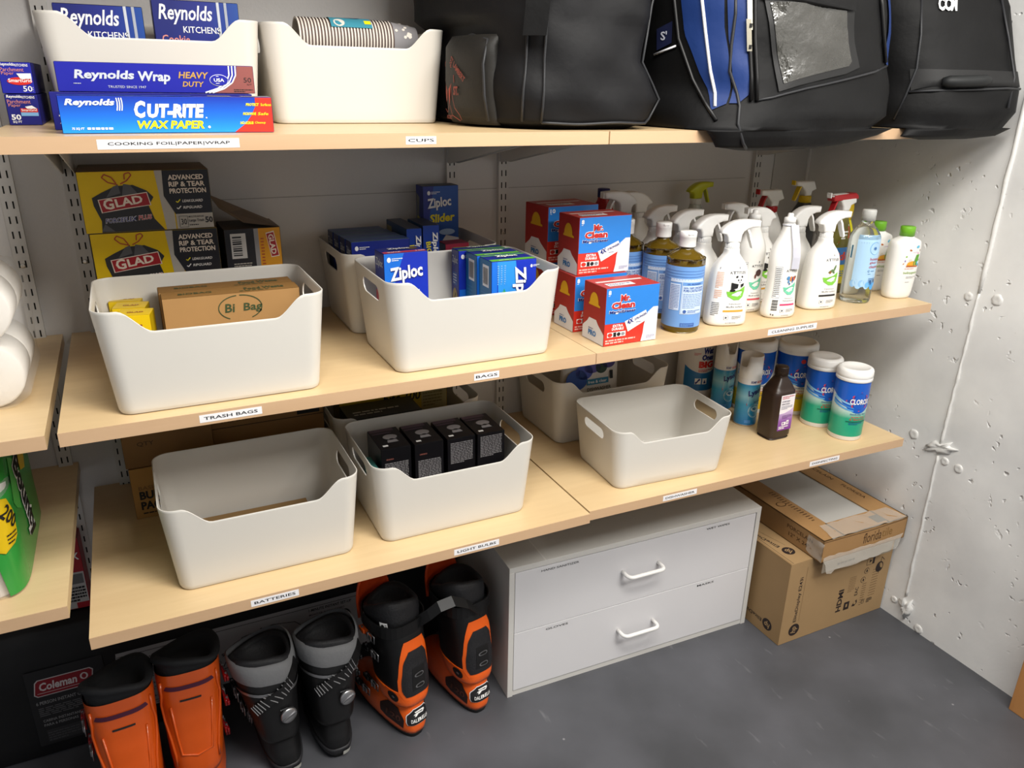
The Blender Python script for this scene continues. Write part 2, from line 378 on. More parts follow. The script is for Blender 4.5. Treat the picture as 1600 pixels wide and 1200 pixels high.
shelf(1.047, 2.151, -.61, ZM, 'maple middle shelf board carrying the cleaning spray bottles', (('CLEANING SUPPLIES', 1.548, 1.713, .015),))
shelf(-.017, 1.0455, -.6256, ZL, 'maple lower shelf board carrying the empty and light bulb bins', (('BATTERIES', .265, .358, .0145), ('LIGHT BULBS', .696, .805, .0145)))
shelf(1.049, 2.115, -.617, ZL+.001, 'maple lower shelf board carrying the disinfecting wipes', (('DISHWASHER', 1.262, 1.366, .0145), ('DISINFECTING', 1.75, 1.86, .0145)), -.64)
shelf(-1.2, -.0185, -.61, ZM, 'maple shelf board at far left under the toilet paper pack')
shelf(-1.2, -.0395, -.62, .738, 'maple shelf board at far left under the green paper towel pack')
shelf(-1.2, 2.15, -.61, 2.08, 'maple shelf board above the top shelf goods and sports bags')
# ---------------------------------------------------------------- white storage bins
BINM = mat('#d3d0c9', .34, noise=.01, scale=8)
def bin_mesh(name, wt, dt, h, wb_, db_, dip):
    t = .0026; N = 25
    def rr(w, d, r, m=9, e=14):
        pts = []
        for cx, cy, a0 in ((1, -1, -90), (1, 1, 0), (-1, 1, 90), (-1, -1, 180)):
            for i in range(m+1):
                a = R(a0+90*i/m); pts.append((cx*(w/2-r)+r*math.cos(a), cy*(d/2-r)+r*math.sin(a)))
            nx = {(1, -1): (0, 1), (1, 1): (-1, 0), (-1, 1): (0, -1), (-1, -1): (1, 0)}[(cx, cy)]
            L = (d if nx[0] == 0 else w)-2*r; k = e if nx[0] == 0 else (N*2)
            x, y = pts[-1]
            for i in range(1, k): pts.append((x+nx[0]*L*i/k, y+nx[1]*L*i/k))
        return pts
    top = rr(wt, dt, .034)
    def ztop(p):
        if p[1] > -dt/2+.036: return h
        u = abs(p[0])/(wt/2); s = max(0, min(1, (.80-u)/.27)); s = s*s*(3-2*s)
        return h-dip*s
    zs = [ztop(p) for p in top]
    def ring(f, inset, zoff=0, zabs=None):
        w = wb_+(wt-wb_)*f; d = db_+(dt-db_)*f
        pts = rr(w-2*inset, d-2*inset, max(.008, .034-.008*(1-f)-inset))
        out = []
        for p, z1 in zip(pts, zs):
            ff = f*z1/h; w2 = (wb_+(wt-wb_)*ff-2*inset)/(w-2*inset); d2 = (db_+(dt-db_)*ff-2*inset)/(d-2*inset)
            out.append((p[0]*w2, p[1]*d2, (f*z1+zoff) if zabs is None else zabs))
        return out
    fr = [.06, .2, .4, .55, .7, .82, .92, .97]
    rs = [ring(0, .007, zabs=0), ring(0, .002, zabs=.002), ring(.02, 0, zabs=.007)]
    rs += [ring(f, 0) for f in fr] + [ring(1, 0, -.001), ring(1, .0006), ring(1, t-.0006), ring(1, t, -.001)]
    rs += [ring(f, t) for f in fr[::-1]] + [ring(.02, t+.001, zabs=.008), ring(0, t+.006, zabs=.004)]
    b = MB(); b.rings(rs, BINM); o = b.build('storage_bin')
    c = MB(); r = h*.085; L = dt*.15; zc = h*.80
    cap = [(L*s+r*math.cos(a), zc+r*math.sin(a)) for s, rng in ((1, range(-90, 91, 15)), (-1, range(90, 271, 15))) for a in map(math.radians, rng)]
    c.prism(cap, -wt, wt, BINM, axes=(1, 2, 0)); co = c.build('cutter')
    md = o.modifiers.new('holes', 'BOOLEAN'); md.operation = 'DIFFERENCE'; md.object = co; md.solver = 'EXACT'
    dg = bpy.context.evaluated_depsgraph_get(); me = bpy.data.meshes.new_from_object(o.evaluated_get(dg)); me.name = name
    bpy.data.objects.remove(o); bpy.data.objects.remove(co)
    for p in me.polygons: p.use_smooth = True
    me.set_sharp_from_angle(angle=R(42)) if hasattr(me, 'set_sharp_from_angle') else None
    return me
BIGBIN = bin_mesh('large_bin', .388, .272, .192, .352, .24, .040); SMALLBIN = bin_mesh('small_bin', .354, .246, .165, .318, .217, .037)
def sbin(me, x, y, z, label, rz=0):
    o = bpy.data.objects.new('storage_bin', me); COL.objects.link(o); o.location = (x, y, z); o.rotation_euler = (0, 0, rz)
    return tag(o, label, 'storage bin', 'white plastic storage bins')
B_TRASH = (.270, -.457); B_BAT = (.320, -.431); B_LB = (.737, -.428); B_ZIP = (.779, -.445); B_ZIPR = (.768, -.1485)
sbin(BIGBIN, *B_TRASH, ZM, 'white bin holding yellow packs and two brown bag boxes above the trash bags label')
sbin(BIGBIN, *B_ZIP, ZM, 'white bin of blue zip bag boxes at front of middle shelf above the bags label')
sbin(BIGBIN, *B_ZIPR, ZM, 'white bin of dark blue bag boxes at the wall behind the other zip bag bin')
sbin(BIGBIN, *B_BAT, ZL, 'white bin with only cardboard on its floor above the batteries label')
sbin(BIGBIN, *B_LB, ZL, 'white bin holding four black boxes above the light bulbs label')
sbin(BIGBIN, .725, -.139, ZL, 'white bin with yellow and black boxes at the wall behind the light bulb bin')
sbin(SMALLBIN, 1.330, -.458, ZL+.001, 'small empty white bin above the dishwasher label', -.06)
sbin(BIGBIN, 1.335, -.142, ZL+.001, 'white bin holding a dishwasher pouch behind the small empty bin')
sbin(BIGBIN, .2495, -.138, ZT, 'white bin of blue baking bag packs on top shelf behind the foil box')
sbin(BIGBIN, .6405, -.138, ZT, 'white bin of stacked paper cups on top shelf beside the black bag')
# ---------------------------------------------------------------- cartons
def carton(w, d, h, mf, ml=None, mt=None, mr=None, bev=.0012, roof=True):
    """printed box, base centred on the origin; returns builder and its four printing faces"""
    b = MB(); ml = ml or mf; mt = mt or ml; mr = mr or ml
    b.box((-w/2+.0003, -d/2+.0003, 0), (w/2-.0003, d/2-.0003, h-.0003), mt, bev)
    fr = plane((-w/2, -d/2, 0), (1, 0, 0), (0, 0, 1)); lf = plane((-w/2, d/2, 0), (0, -1, 0), (0, 0, 1)); tp = plane((-w/2, -d/2, h), (1, 0, 0), (0, 1, 0)); rt = plane((w/2, -d/2, 0), (0, 1, 0), (0, 0, 1))
    e = .0008
    b.pr_rect(fr, e, e, w-e, h-e, mf, 0); b.pr_rect(lf, e, e, d-e, h-e, ml, 0); b.pr_rect(tp, e, e, w-e, d-e, mt, 0); b.pr_rect(rt, e, e, d-e, h-e, mr, 0)
    return b, fr, lf, tp, rt
def place(b, name, label, cat, x, y, z, rz=0, group=None):
    """x, y = middle of the front bottom edge"""
    o = b.build(name); o.location = (x, y, z); o.rotation_euler = (0, 0, rz) if not isinstance(rz, tuple) else rz
    return tag(o, label, cat, group)
def fplace(b, d, name, label, cat, x, yf, z, rz=0, group=None):
    return place(b, name, label, cat, x-math.sin(rz)*d/2, yf+math.cos(rz)*d/2, z, rz, group)
RBL = mat('#20249b', .35); RBD = mat('#1a1d78', .4); RED = mat('#d02a22', .4); YEL = mat('#f2e21c', .4); SIL = mat('#c9ced6', .35); SAL = mat('#d98a80', .5)
GOLD = mat('#c69a4a', .35); MAROON = mat('#8a4b46', .5); SKY = mat('#7fb2df', .4)
G_ = 'household paper boxes on the top shelf'
# parchment rolls, seen end on
for i in (0, 1):
    w_, h_ = .0515, .0525; b, fr, lf, tp, rt = carton(w_, .25, h_, RBL if i else RBD, RBD, RBD)
    b.pr_text(fr, 'Reynolds', .003, h_*.855, .023, .0062, W, .018, .15); b.pr_text(fr, 'KITCHENS', .0265, h_*.862, .020, .0042, W, .01)
    b.pr_text(fr, 'Parchment', .003, h_*.70, .036, .0066, SAL); b.pr_text(fr, 'Paper', .004, h_*.57, .019, .0066, SAL)
    if i:
        b.pr_ell(fr, .030, h_*.40, .0195, .0065, RED, 2); b.pr_text(fr, 'SmartGrid', .0125, h_*.365, .036, .006, W, .015, lift=3)
        b.pr_poly(fr, [(.027, h_*.64), (.049, h_*.65), (.049, h_*.48), (.032, h_*.47)], W, 4); b.pr_text(fr, '50', .033, h_*.07, .014, .0095, W, .01); b.pr_lines(fr, .0478, h_*.06, .002, .009, 3, W, 3)
    else:
        b.pr_rect(fr, .021, h_*.30, .048, h_*.43, SKY, 1); b.pr_rect(fr, .021, h_*.42, .048, h_*.545, RED, 2); b.pr_text(fr, 'SmartGrid', .0225, h_*.455, .024, .004, W, .01, lift=3)
        b.pr_poly(fr, [(.029, h_*.6), (.040, h_*.64), (.047, h_*.54), (.032, h_*.535)], W, 4); b.pr_text(fr, '50', .005, h_*.17, .015, .0095, W, .03); b.pr_text(fr, 'SQ FT', .006, h_*.06, .014, .0045, W, .02)
    fplace(b, .25, 'parchment_box', ('lower of two dark blue parchment paper boxes stacked at left end of top shelf', 'upper of two dark blue parchment paper boxes stacked at left end of top shelf')[i], 'box', .0155-i*.0012, -.272, ZT+.0005+i*.0533, 0, G_)
# wax paper
w_, d_, h_ = .328, .048, .056
WAXG = gradmat('wax_box_blue', ((0, '#1e93ee'), (.45, '#1c6bd8'), (1, '#1c34a8')), 2, .32, 0, h_)
b, fr, lf, tp, rt = carton(w_, d_, h_, WAXG, RBL, mat('#2136a8', .35), RED)
pts = [(.268, 0)]+[(.268+.033*math.sin(t*math.pi/2)*1.0+.002*t, h_*t) for t in (.25, .5, .75, 1)]+[(w_-.0008, h_-.0008), (w_-.0008, .0008)]
pts[0] = (.262, .0008); pts[4] = (.300, h_-.0008)
b.pr_poly(fr, pts, mat('#da3327', .35), 1)
b.pr_text(fr, 'Reynolds', .009, .039, .072, .012, W, .035, .25)
for k in range(3):
    b.pr_line(fr, [(.083+k*.0035+q*q*-.005+.006*q, .034+.019*q) for q in (0, .33, .66, 1)], .0016, W, 2)
b.pr_text(fr, 'C', .108, .023, .018, .026, W, .05, .2); b.pr_text(fr, 'UT-RITE', .127, .023, .089, .0215, W, .06, .2); b.pr_rect(fr, .217, .0225, .219, .0245, W, 2)
b.pr_text(fr, 'WAX PAPER', .110, .0065, .103, .0125, YEL, .04, .2); b.pr_ell(fr, .221, .009, .002, .002, W, 2)
b.pr_text(fr, '75 SQ FT', .014, .005, .018, .004, W, .02, .2); b.pr_lines(fr, .036, .005, .062, .004, 1, W, 4, fill=.8)
for k, (t1, t2) in enumerate((('PROTECT', 'Surfaces'), ('MICROWAVE', 'Safe'), ('NO-SCRUB', 'Cleanup'))):
    b.pr_text(fr, t1, .284-.006*k, .042-.0145*k, .022, .0045, YEL, .04, .2); b.pr_text(fr, t2, .3085-.006*k, .042-.0145*k, .018, .0045, YEL, .01, .15)
b.pr_rect(tp, .0, .0, .20, d_, mat('#2a55c8', .35), 1); b.pr_rect(tp, .225, .004, .262, .03, YEL, 2); b.pr_text(tp, '12 IN WIDE', .228, .01, .03, .012, RBD, .02, lift=3)
b.pr_rect(tp, .28, .002, .327, .044, mat('#efe9ee', .4), 2); b.pr_lines(tp, .282, .004, .043, .036, 4, RBD, 2, 3, .55)
o = fplace(b, d_, 'wax_paper_box', 'long blue and red wax paper box at front of top shelf', 'box', .2445, -.553, ZT+.0005, 0, G_); o.scale.x = .318/.328
# box behind it and foil box on top of that
w_, d_, h_ = .318, .05, .0595
b, fr, lf, tp, rt = carton(w_, d_, h_, RBD, RBD, RBL); b.pr_text(fr, '200', .009, .010, .024, .015, W, .0); b.pr_text(fr, 'SQ FT', .04, .010, .03, .008, W)
fplace(b, d_, 'foil_box', 'dark blue foil box almost hidden behind the wax paper box, showing its left end', 'box', .229, -.447, ZT+.0005, 0, G_)
w_, d_, h_ = .310, .045, .046
b, fr, lf, tp, rt = carton(w_, d_, h_, RBL, RBD, RBL, MAROON)
pts = [(.232, .0008), (.250, .0045), (.266, .012), (.276, .022), (.281, .034), (.282, h_-.0008), (w_-.0008, h_-.0008), (w_-.0008, .0008)]
b.pr_poly(fr, pts, MAROON, 1)
for k in range(3): b.pr_line(fr, [(.226-.0001+k*.006, .001), (.247+k*.0055, .008), (.262+k*.0052, .018), (.268+k*.0055, .030), (.2685+k*.0055, .0452)], .0022, W, 2)
b.pr_text(fr, 'Reynolds', .026, .0165, .090, .0175, SIL, .035, .15); b.pr_text(fr, 'Wrap', .122, .0135, .050, .020, SIL, .035, .12)
b.pr_text(fr, 'TRUSTED SINCE 1947', .074, .0065, .058, .0038, SIL, 0); b.pr_lines(fr, .024, .012, .02, .0022, 1, SIL, 1)
b.pr_text(fr, 'HEAVY', .185, .0235, .049, .0105, GOLD, .02, .2); b.pr_text(fr, 'DUTY', .190, .010, .035, .0085, GOLD, .02, .2)
b.pr_ell(fr, .2505, .0215, .0155, .0095, W, 2); b.pr_ell(fr, .2505, .0215, .0148, .0088, RBL, 3); b.pr_text(fr, 'USA', .242, .019, .017, .0055, W, .02, lift=4); b.pr_lines(fr, .245, .0155, .011, .002, 1, W, 2, 4); b.pr_lines(fr, .246, .027, .009, .002, 1, W, 5, 4)
b.pr_text(fr, '50', .292, .0185, .013, .008, K, 0); b.pr_text(fr, 'SQ FT', .297, .0135, .008, .003, K); b.pr_lines(fr, .274, .002, .032, .006, 2, K, 8)
fplace(b, d_, 'foil_box', 'blue and maroon heavy duty foil box lying on the dark box behind the wax paper', 'box', .2395, -.4455, ZT+.0605, 0, G_)
# baking bag packs standing in the bin
for i, (x, y, zt, c) in enumerate(((.162, -.212, 1.7415, 0), (.163, -.160, 1.741, 0), (.333, -.216, 1.757, 1), (.337, -.172, 1.752, 1), (.341, -.128, 1.752, 1))):
    w_ = .158 if c else .150; d_ = .038; h_ = zt-ZT-.0065
    PK = gradmat('pack_blue', ((0, '#17206e'), (.55, '#1d2a86'), (1, '#1d4a9a')), 0, .35, -w_*.3, w_*.5)
    b, fr, lf, tp, rt = carton(w_, d_, h_, PK, RBD, RBD, mat('#8f9299', .4), .004)
    o_ = h_-.0 
    b.pr_text(fr, 'Reynolds', .010, o_-.043, .098, .035, W, .018, .22)
    b.pr_text(fr, 'KITCHENS', .052, o_-.057, .068, .0115, W, .008); b.pr_text(fr, 'Cookie', .012, o_-.076, .050, .014, SAL, .012); b.pr_text(fr, 'Baking Sheets', .012, o_-.097, .085, .014, SAL, .012)
    for k, (u, m_) in enumerate(((.122, SIL), (.136, mat('#a8adb8', .4)))):
        b.pr_line(fr, [(u-.004+.006*t-.0075*t*t*.6, h_*(.15+.848*t)) for t in (0, .25, .5, .75, 1)], .005, m_, 2)
    lab = ('front left pack of dark blue baking bags in the foil bin', 'dark blue baking bag pack behind the front left pack in the foil bin', 'taller cookie baking sheet pack at front right of the foil bin', 'middle one of three tall cookie sheet packs in the foil bin', 'rearmost of three tall cookie sheet packs in the foil bin')[i]
    fplace(b, d_, 'baking_bag_pack', lab, 'pack', x, y, ZT+.006, 0, 'baking bag packs in the foil bin')
# paper cup sleeves
CUPA = mat('#dcd5cb', .6); CUPB = mat('#6b5a55', .6); CUPG = mat('#8f8d90', .6)
def cup_stack(x0, x1, r, label, loc, patch):
    t = thing('paper_cup_stack', label, 'paper cups', loc, 0, 'stacked paper cups'); b = MB(); n = 30; L = x1-x0; N = 24
    def ring(x, rr): return [(x, rr*math.cos(2*math.pi*j/N), rr*math.sin(2*math.pi*j/N)) for j in range(N)]
    b.rings([ring(x0, r*.9), ring(x0, r)], CUPA, cap0=False, cap1=False)
    for k in range(n):
        a = x0+L*.78*k/n; s = L*.78/n
        b.rings([ring(a, r*1.0), ring(a+s*.5, r*.985)], CUPA, False, False); b.rings([ring(a+s*.5, r*.985), ring(a+s*.52, r*.962), ring(a+s, r*.95)], CUPB, False, False)
    a = x0+L*.78; b.rings([ring(a, r*.97), ring(x1, r*.74)], CUPG, False, True); b.rings([ring(x0, r*.9), ring(x0+.05, r*.75)], mat('#b9b1a6', .6), False, True)
    rd = random.Random(3)
    for k in range(26):
        u = rd.random(); th = rd.uniform(-.3, math.pi); x = a+(x1-a)*(.1+.8*u); rr = r*(.97-.23*(.1+.8*u))+.0006; q = .0035
        b.add([(x+q*math.cos(s), rr*math.cos(th+q*1.0/rr*math.sin(s)), rr*math.sin(th+q/rr*math.sin(s))) for s in [i*math.pi/4 for i in range(8)]], [list(range(8))[::-1]], CUPA)
    b.build('cups', t)
    if patch:
        q = MB(); fn = lambda u, v, l: Vector((x0+u, -(r+.001+.0004*l)*math.cos(v), (r+.001+.0004*l)*math.sin(v)))
        q.pr_rect(fn, L*.26, .55, L*.60, 2.2, mat('#3f8ea3', .35), 1, 6, 8); q.pr_ell(fn, L*.33, .85, .012, .26, CUPA, 2); q.pr_ell(fn, L*.41, 1.5, .006, .15, mat('#d64c87', .4), 2); q.pr_ell(fn, L*.47, 1.45, .013, .2, mat('#1e3566', .4), 2)
        q.pr_rect(fn, L*.54, .78, L*.595, 1.05, YEL, 2); q.build('sleeve_label', t)
    return t
cup_stack(0, .262, .041, 'upper sleeve of nested patterned paper cups with a teal label', (.530, -.175, 1.7015), 1)
cup_stack(0, .262, .041, 'lower sleeve of nested patterned paper cups along front of the cups bin', (.540, -.2085, 1.627), 0)

# ---- middle shelf: yellow and black trash bag boxes
GY = mat('#e6c200', .4); GB = mat('#22242c', .4); GG = mat('#b9b5ad', .4); GR = mat('#a5202b', .4); GCR = mat('#ece0d2', .5); BAG_ = mat('#2e2f33', .4); BAG2 = mat('#595a5e', .4); BROWN = mat('#7a6a58', .6)
def glad(fr, w_, h_, b):
    s = w_
    b.pr_rect(fr, .001, .001, s*.66, h_-.001, GY, 1); b.pr_poly(fr, [(s*.575, h_-.001), (s*.64, h_-.001), (s*.69, h_*.28), (s*.69, .001), (s*.615, .001)], GG, 2)
    b.pr_poly(fr, [(s*.635, h_-.001), (s-.001, h_-.001), (s-.001, h_*.26), (s*.70, h_*.26), (s*.625, h_*.57)], GB, 3); b.pr_rect(fr, s*.70, .001, s-.001, h_*.26, GG, 3)
    P = lambda l: [(s*x, h_*y) for x, y in l]
    b.pr_poly(fr, P([(.12, .01), (.13, .2), (.09, .45), (.085, .58), (.16, .66), (.27, .76), (.40, .77), (.50, .67), (.545, .56), (.50, .42), (.53, .2), (.60, .01)]), BAG_, 3)
    b.pr_poly(fr, P([(.19, .58), (.25, .75), (.29, .78), (.30, .64)]), BAG2, 4); b.pr_poly(fr, P([(.31, .6), (.33, .79), (.38, .77), (.44, .6)]), BAG2, 4); b.pr_poly(fr, P([(.12, .03), (.15, .15), (.22, .02)]), BAG2, 4)
    for q in (((.29, .78), (.22, .82), (.18, .90), (.20, .95), (.25, .90), (.28, .80)), ((.31, .79), (.36, .84), (.40, .93), (.385, .97), (.35, .95), (.345, .86))): b.pr_line(fr, P(q), .0022, mat('#b0412f', .5), 4)
    b.pr_poly(fr, P([(.125, .55), (.50, .65), (.52, .43), (.33, .385), (.14, .33)]), GCR, 5); b.pr_poly(fr, P([(.133, .54), (.495, .635), (.512, .438), (.33, .40), (.148, .342)]), GR, 6)
    b.pr_text(fr, 'G', s*.165, h_*.375, s*.078, h_*.175, GCR, .03, 0, 7, .12); b.pr_text(fr, 'LAD', s*.255, h_*.415, s*.21, h_*.135, GCR, .03, 0, 7, .14)
    b.pr_text(fr, 'FORCEFLEX', s*.155, h_*.155, s*.245, h_*.085, W, .075, .2, 5, .05); b.pr_text(fr, 'FORCEFLEX', s*.157, h_*.16, s*.24, h_*.075, mat('#23337c', .4), .02, .2, 7, .05)
    b.pr_text(fr, 'PLUS', s*.405, h_*.185, s*.11, h_*.085, W, .07, .2, 5, .06); b.pr_text(fr, 'PLUS', s*.407, h_*.19, s*.105, h_*.075, mat('#bb2c30', .4), .02, .2, 7, .06)
    for k, (t, a, e) in enumerate((('ADVANCED', .675, .955), ('RIP & TEAR', .675, .96), ('PROTECTION', .675, .965))): b.pr_text(fr, t, s*a, h_*(.83-.112*k), s*(e-a), h_*.085, GCR, .03, 0, 5)
    for k, t in enumerate(('LEAKGUARD', 'RIPGUARD')):
        b.pr_line(fr, P([(.715, .475-.11*k), (.727, .455-.11*k), (.75, .505-.11*k)]), .002, YEL if k == 0 else W, 5); b.pr_text(fr, t, s*.765, h_*(.455-.11*k), s*(.165-.012*k), h_*.045, W, .015, .2, 5)
    b.pr_text(fr, '30', s*.735, h_*.075, s*.045, h_*.10, GB, .01, 0, 5); b.pr_line(fr, P([(.722, .03), (.722, .22), (.79, .22), (.79, .03), (.722, .03)]), .0008, GB, 5)
    b.pr_text(fr, 'MULTIPURPOSE', s*.80, h_*.19, s*.12, h_*.03, GB, .01, 0, 5); b.pr_text(fr, 'Large Trash', s*.80, h_*.105, s*.12, h_*.06, GB, .015, 0, 5); b.pr_lines(fr, s*.80, h_*.05, s*.12, h_*.035, 1, GB, 3, 5); b.pr_text(fr, '50', s*.93, h_*.09, s*.062, h_*.105, GB, .03, 0, 5)
w_, d_, h_ = .250, .158, .1245
for i in range(3):
    b, fr, lf, tp, rt = carton(w_, d_, h_, GY, BROWN, BROWN, BROWN); glad(fr, w_, h_, b)
    fplace(b, d_, 'trash_bag_box', ('yellow and black trash bag box at stack bottom, hidden by the white bin', 'yellow and black trash bag box in the middle of the stack behind the white bin', 'yellow and black trash bag box on top of the stack by the upright')[i], 'box', (.2, .2035, .199)[i], -.164, ZM+.0005+i*.1252, (0, 0, .004)[i], 'trash bag boxes')
t = thing('trash_bag_box', 'opened black trash bag box with torn flap, right of the yellow stack', 'box', (.401, -.10, ZM+.0005), .02, 'trash bag boxes')
w_, d_, h_ = .122, .125, .243
b, fr, lf, tp, rt = carton(w_, d_, h_, GB, mat('#2b2622', .5), mat('#4b4038', .7))
b.pr_rect(fr, w_*.52, .001, w_*.60, h_-.001, mat('#8f9094', .4), 1); b.pr_rect(fr, w_*.60, .001, w_-.001, h_-.001, mat('#d9981c', .4), 1)
b.pr_rect(fr, w_*.10, h_-.066, w_*.37, h_-.010, mat('#c9c9c9', .4), 1)
for k in range(9): b.pr_rect(fr, w_*.13, h_-.060+k*.005, w_*.29, h_-.060+k*.005+(.0028, .0016, .0036)[k % 3], GB, 2)
b.pr_lines(fr, w_*.12, h_-.115, w_*.32, .04, 8, GG, 5)
b.pr_poly(fr, [(w_*.73, h_-.012), (w_*.88, h_-.008), (w_*.95, h_-.066), (w_*.80, h_-.068)], GCR, 2); b.pr_poly(fr, [(w_*.74, h_-.014), (w_*.87, h_-.011), (w_*.937, h_-.064), (w_*.81, h_-.066)], GR, 3)
b.pr_text(fr, 'GLAD', w_*.765, h_-.016, .046, .012, GCR, .03, 0, 4, -1.46); b.pr_lines(fr, w_*.63, h_-.12, w_*.06, .1, 14, mat('#b0412f', .4), 6, 2, .4); b.build('box_body', t)
q = MB(); q.rings([[(w_/2, -.02, h_), (w_/2, -.0185, h_)], [(-.01, .005, h_+.018), (-.01, .0065, h_+.018)], [(-w_/2-.004, .03, h_+.050), (-w_/2-.004, .0315, h_+.050)]], BROWN, False, False, False, False)
q = MB()
q.add([(w_/2, -d_/2+.004, h_), (w_/2, d_/2-.03, h_), (-w_*.1, d_/2-.02, h_+.034), (-w_*.58, d_/2-.015, h_+.064), (-w_*.48, -.005, h_+.040), (-w_*.12, -d_/2+.012, h_+.012)], [[0, 1, 2, 3, 4, 5]], BROWN)
q.add([(w_/2, -d_/2+.004, h_-.001), (w_/2, d_/2-.03, h_-.001), (-w_*.1, d_/2-.02, h_+.033), (-w_*.58, d_/2-.015, h_+.063), (-w_*.48, -.005, h_+.039), (-w_*.12, -d_/2+.012, h_+.011)], [[5, 4, 3, 2, 1, 0]], mat('#6d6055', .7))
q.build('flap', t)
# inside the trash bag bin
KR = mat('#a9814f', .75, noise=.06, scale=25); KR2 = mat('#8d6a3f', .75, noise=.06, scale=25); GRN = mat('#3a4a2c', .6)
for i in (0, 1):
    w_, d_, h_ = .252, .050, .166; b, fr, lf, tp, rt = carton(w_, d_, h_, KR, KR2, mat('#84602f', .75))
    ring_ = [(w_*.545+.040*math.cos(a), h_-.029+.0245*math.sin(a)) for a in [R(x) for x in range(-60, 91, 10)]]; ring2 = [(w_*.545+.040*math.cos(a), h_-.029+.0245*math.sin(a)) for a in [R(x) for x in range(98, 247, 10)]]
    b.pr_line(fr, ring_, .0018, GRN, 2); b.pr_line(fr, ring2, .0018, GRN, 2); b.pr_text(fr, 'Bi', w_*.43, h_-.037, .019, .017, GRN, .02, .1); b.pr_text(fr, 'Bag', w_*.565, h_-.041, .036, .020, GRN, .02, .1)
    b.pr_text(tp, 'BIOBAG', .03, .018, .06, .012, GRN, .01); b.pr_text(tp, 'Food Waste', .15, .016, .075, .018, GRN, .02); b.pr_lines(tp, .14, .006, .09, .008, 1, GRN, 3)
    fplace(b, d_, 'compost_bag_box', ('brown cardboard bag box with green oval logo at front of the trash bag bin', 'plain brown bag box directly behind the green oval logo box')[i], 'box', .316-.003*i, -.4515+.0525*i, ZM+.0050, 0, 'brown bag boxes in the bin')
for i in range(3):
    w_, d_, h_ = .058, .048, .142; b, fr, lf, tp, rt = carton(w_, d_, h_, mat('#e8c512', .4), mat('#c7a70c', .4), mat('#d8b60e', .4))
    b.pr_poly(fr, [(.013, h_-.020), (.043, h_-.018), (.043, h_-.030), (.013, h_-.032)], mat('#8c2b20', .4), 1); b.pr_text(tp, 'GLAD', .016, .016, .028, .009, mat('#8c2b20', .4), .02); b.pr_lines(fr, .012, h_-.05, .03, .01, 2, mat('#3b6b35', .4), i)
    fplace(b, d_, 'small_bag_box', ('front one of three small yellow bag packs in the trash bag bin', 'middle one of three small yellow bag packs in the trash bag bin', 'rear one of three small yellow bag packs in the trash bag bin')[i], 'box', .138-.006*i, -.455+.055*i, ZM+.0055, -.2, 'small yellow bag packs')

# ---- zip bag boxes
ZB = mat('#1c34b4', .32); ZD = mat('#1a2a86', .35); ZL_ = mat('#1f6fd6', .32); ZS = mat('#2b59a6', .4); ZGR = mat('#5fae3c', .4); ZTL = mat('#1d6f9f', .4)
def ziplogo(b, fn, u, v, w, h, rot=0, lift=4):
    b.pr_text(fn, 'Ziploc', u+w*.012, v-h*.03, w, h, mat('#132a80', .4), .055, .08, lift, rot); b.pr_text(fn, 'Ziploc', u, v, w, h, W, .035, .08, lift+2, rot)
def sides(b, lf, d_, h_, mt=None, pic=True):
    b.pr_text(lf, 'Ziploc', d_*.12, h_-.036, d_*.75, .022, SIL, .02, .08, 1)
    if pic: b.pr_rect(lf, d_*.2, h_-.082, d_*.8, h_-.052, ZS, 1); b.pr_lines(lf, d_*.24, h_-.08, d_*.5, .026, 4, SIL, 5)
def barcode(b, fn, u, v, w, h):
    b.pr_rect(fn, u, v, u+w, v+h, W, 1); x = u+w*.12; k = 0
    while x < u+w*.86: t = (.0011, .0022, .0007, .0016)[k % 4]; b.pr_rect(fn, x, v+h*.12, x+t, v+h*.88, mat('#4a4038', .6), 2); x += t+.0014; k += 1
def co(b, fn, u, v, s=1): b.pr_ell(fn, u+.004*s, v+.004*s, .004*s, .005*s, W, 2, 10); b.pr_lines(fn, u+.010*s, v+.001, .022*s, .007*s, 2, W, 4)
# easy open box
w_, d_, h_ = .099, .058, .2145; b, fr, lf, tp, rt = carton(w_, d_, h_, ZB, ZD, ZD)
b.pr_poly(fr, [(.001, h_-.001), (.045, h_-.001), (.012, h_-.095), (.001, h_-.095)], ZL_, 1); b.pr_rect(fr, .001, .001, .03, h_-.095, ZL_, 1)
co(b, fr, .007, h_-.018, 1.1); ziplogo(b, fr, .014, h_-.068, .074, .037, .10); 
for k, t_ in enumerate(('Easy', 'Open', 'Tabs')): b.pr_text(fr, t_, .052+.003*k, h_-.092-.017*k, .027, .0115, W, .02, .1, 3, .06)
b.pr_poly(fr, [(.018, h_-.14), (.034, h_-.084), (.046, h_-.10), (.052, h_-.14)], ZGR, 2); b.pr_poly(fr, [(.018, h_-.14), (.030, h_-.09), (.034, h_-.14)], mat('#8fd06a', .4), 3)
b.pr_rect(tp, .002, .002, w_-.002, .016, mat('#c23a55', .4), 1); b.pr_text(tp, 'SNACK', .012, .005, .03, .008, W, .01); b.pr_text(tp, '160', .075, .005, .02, .008, W, .01); ziplogo(b, tp, .02, .026, .05, .018); b.pr_ell(tp, .075, .038, .014, .01, mat('#6d5a2c', .5), 2)
b.pr_rect(lf, .001, .001, d_-.001, h_*.60, mat('#b5464f', .4), 1); sides(b, lf, d_, h_, None, False)
fplace(b, d_, 'zip_bag_box', 'blue easy open zip bag box alone at left of the front bin', 'box', .6715, -.432, ZM+.0055, .03, 'zip bag boxes in the front bin')
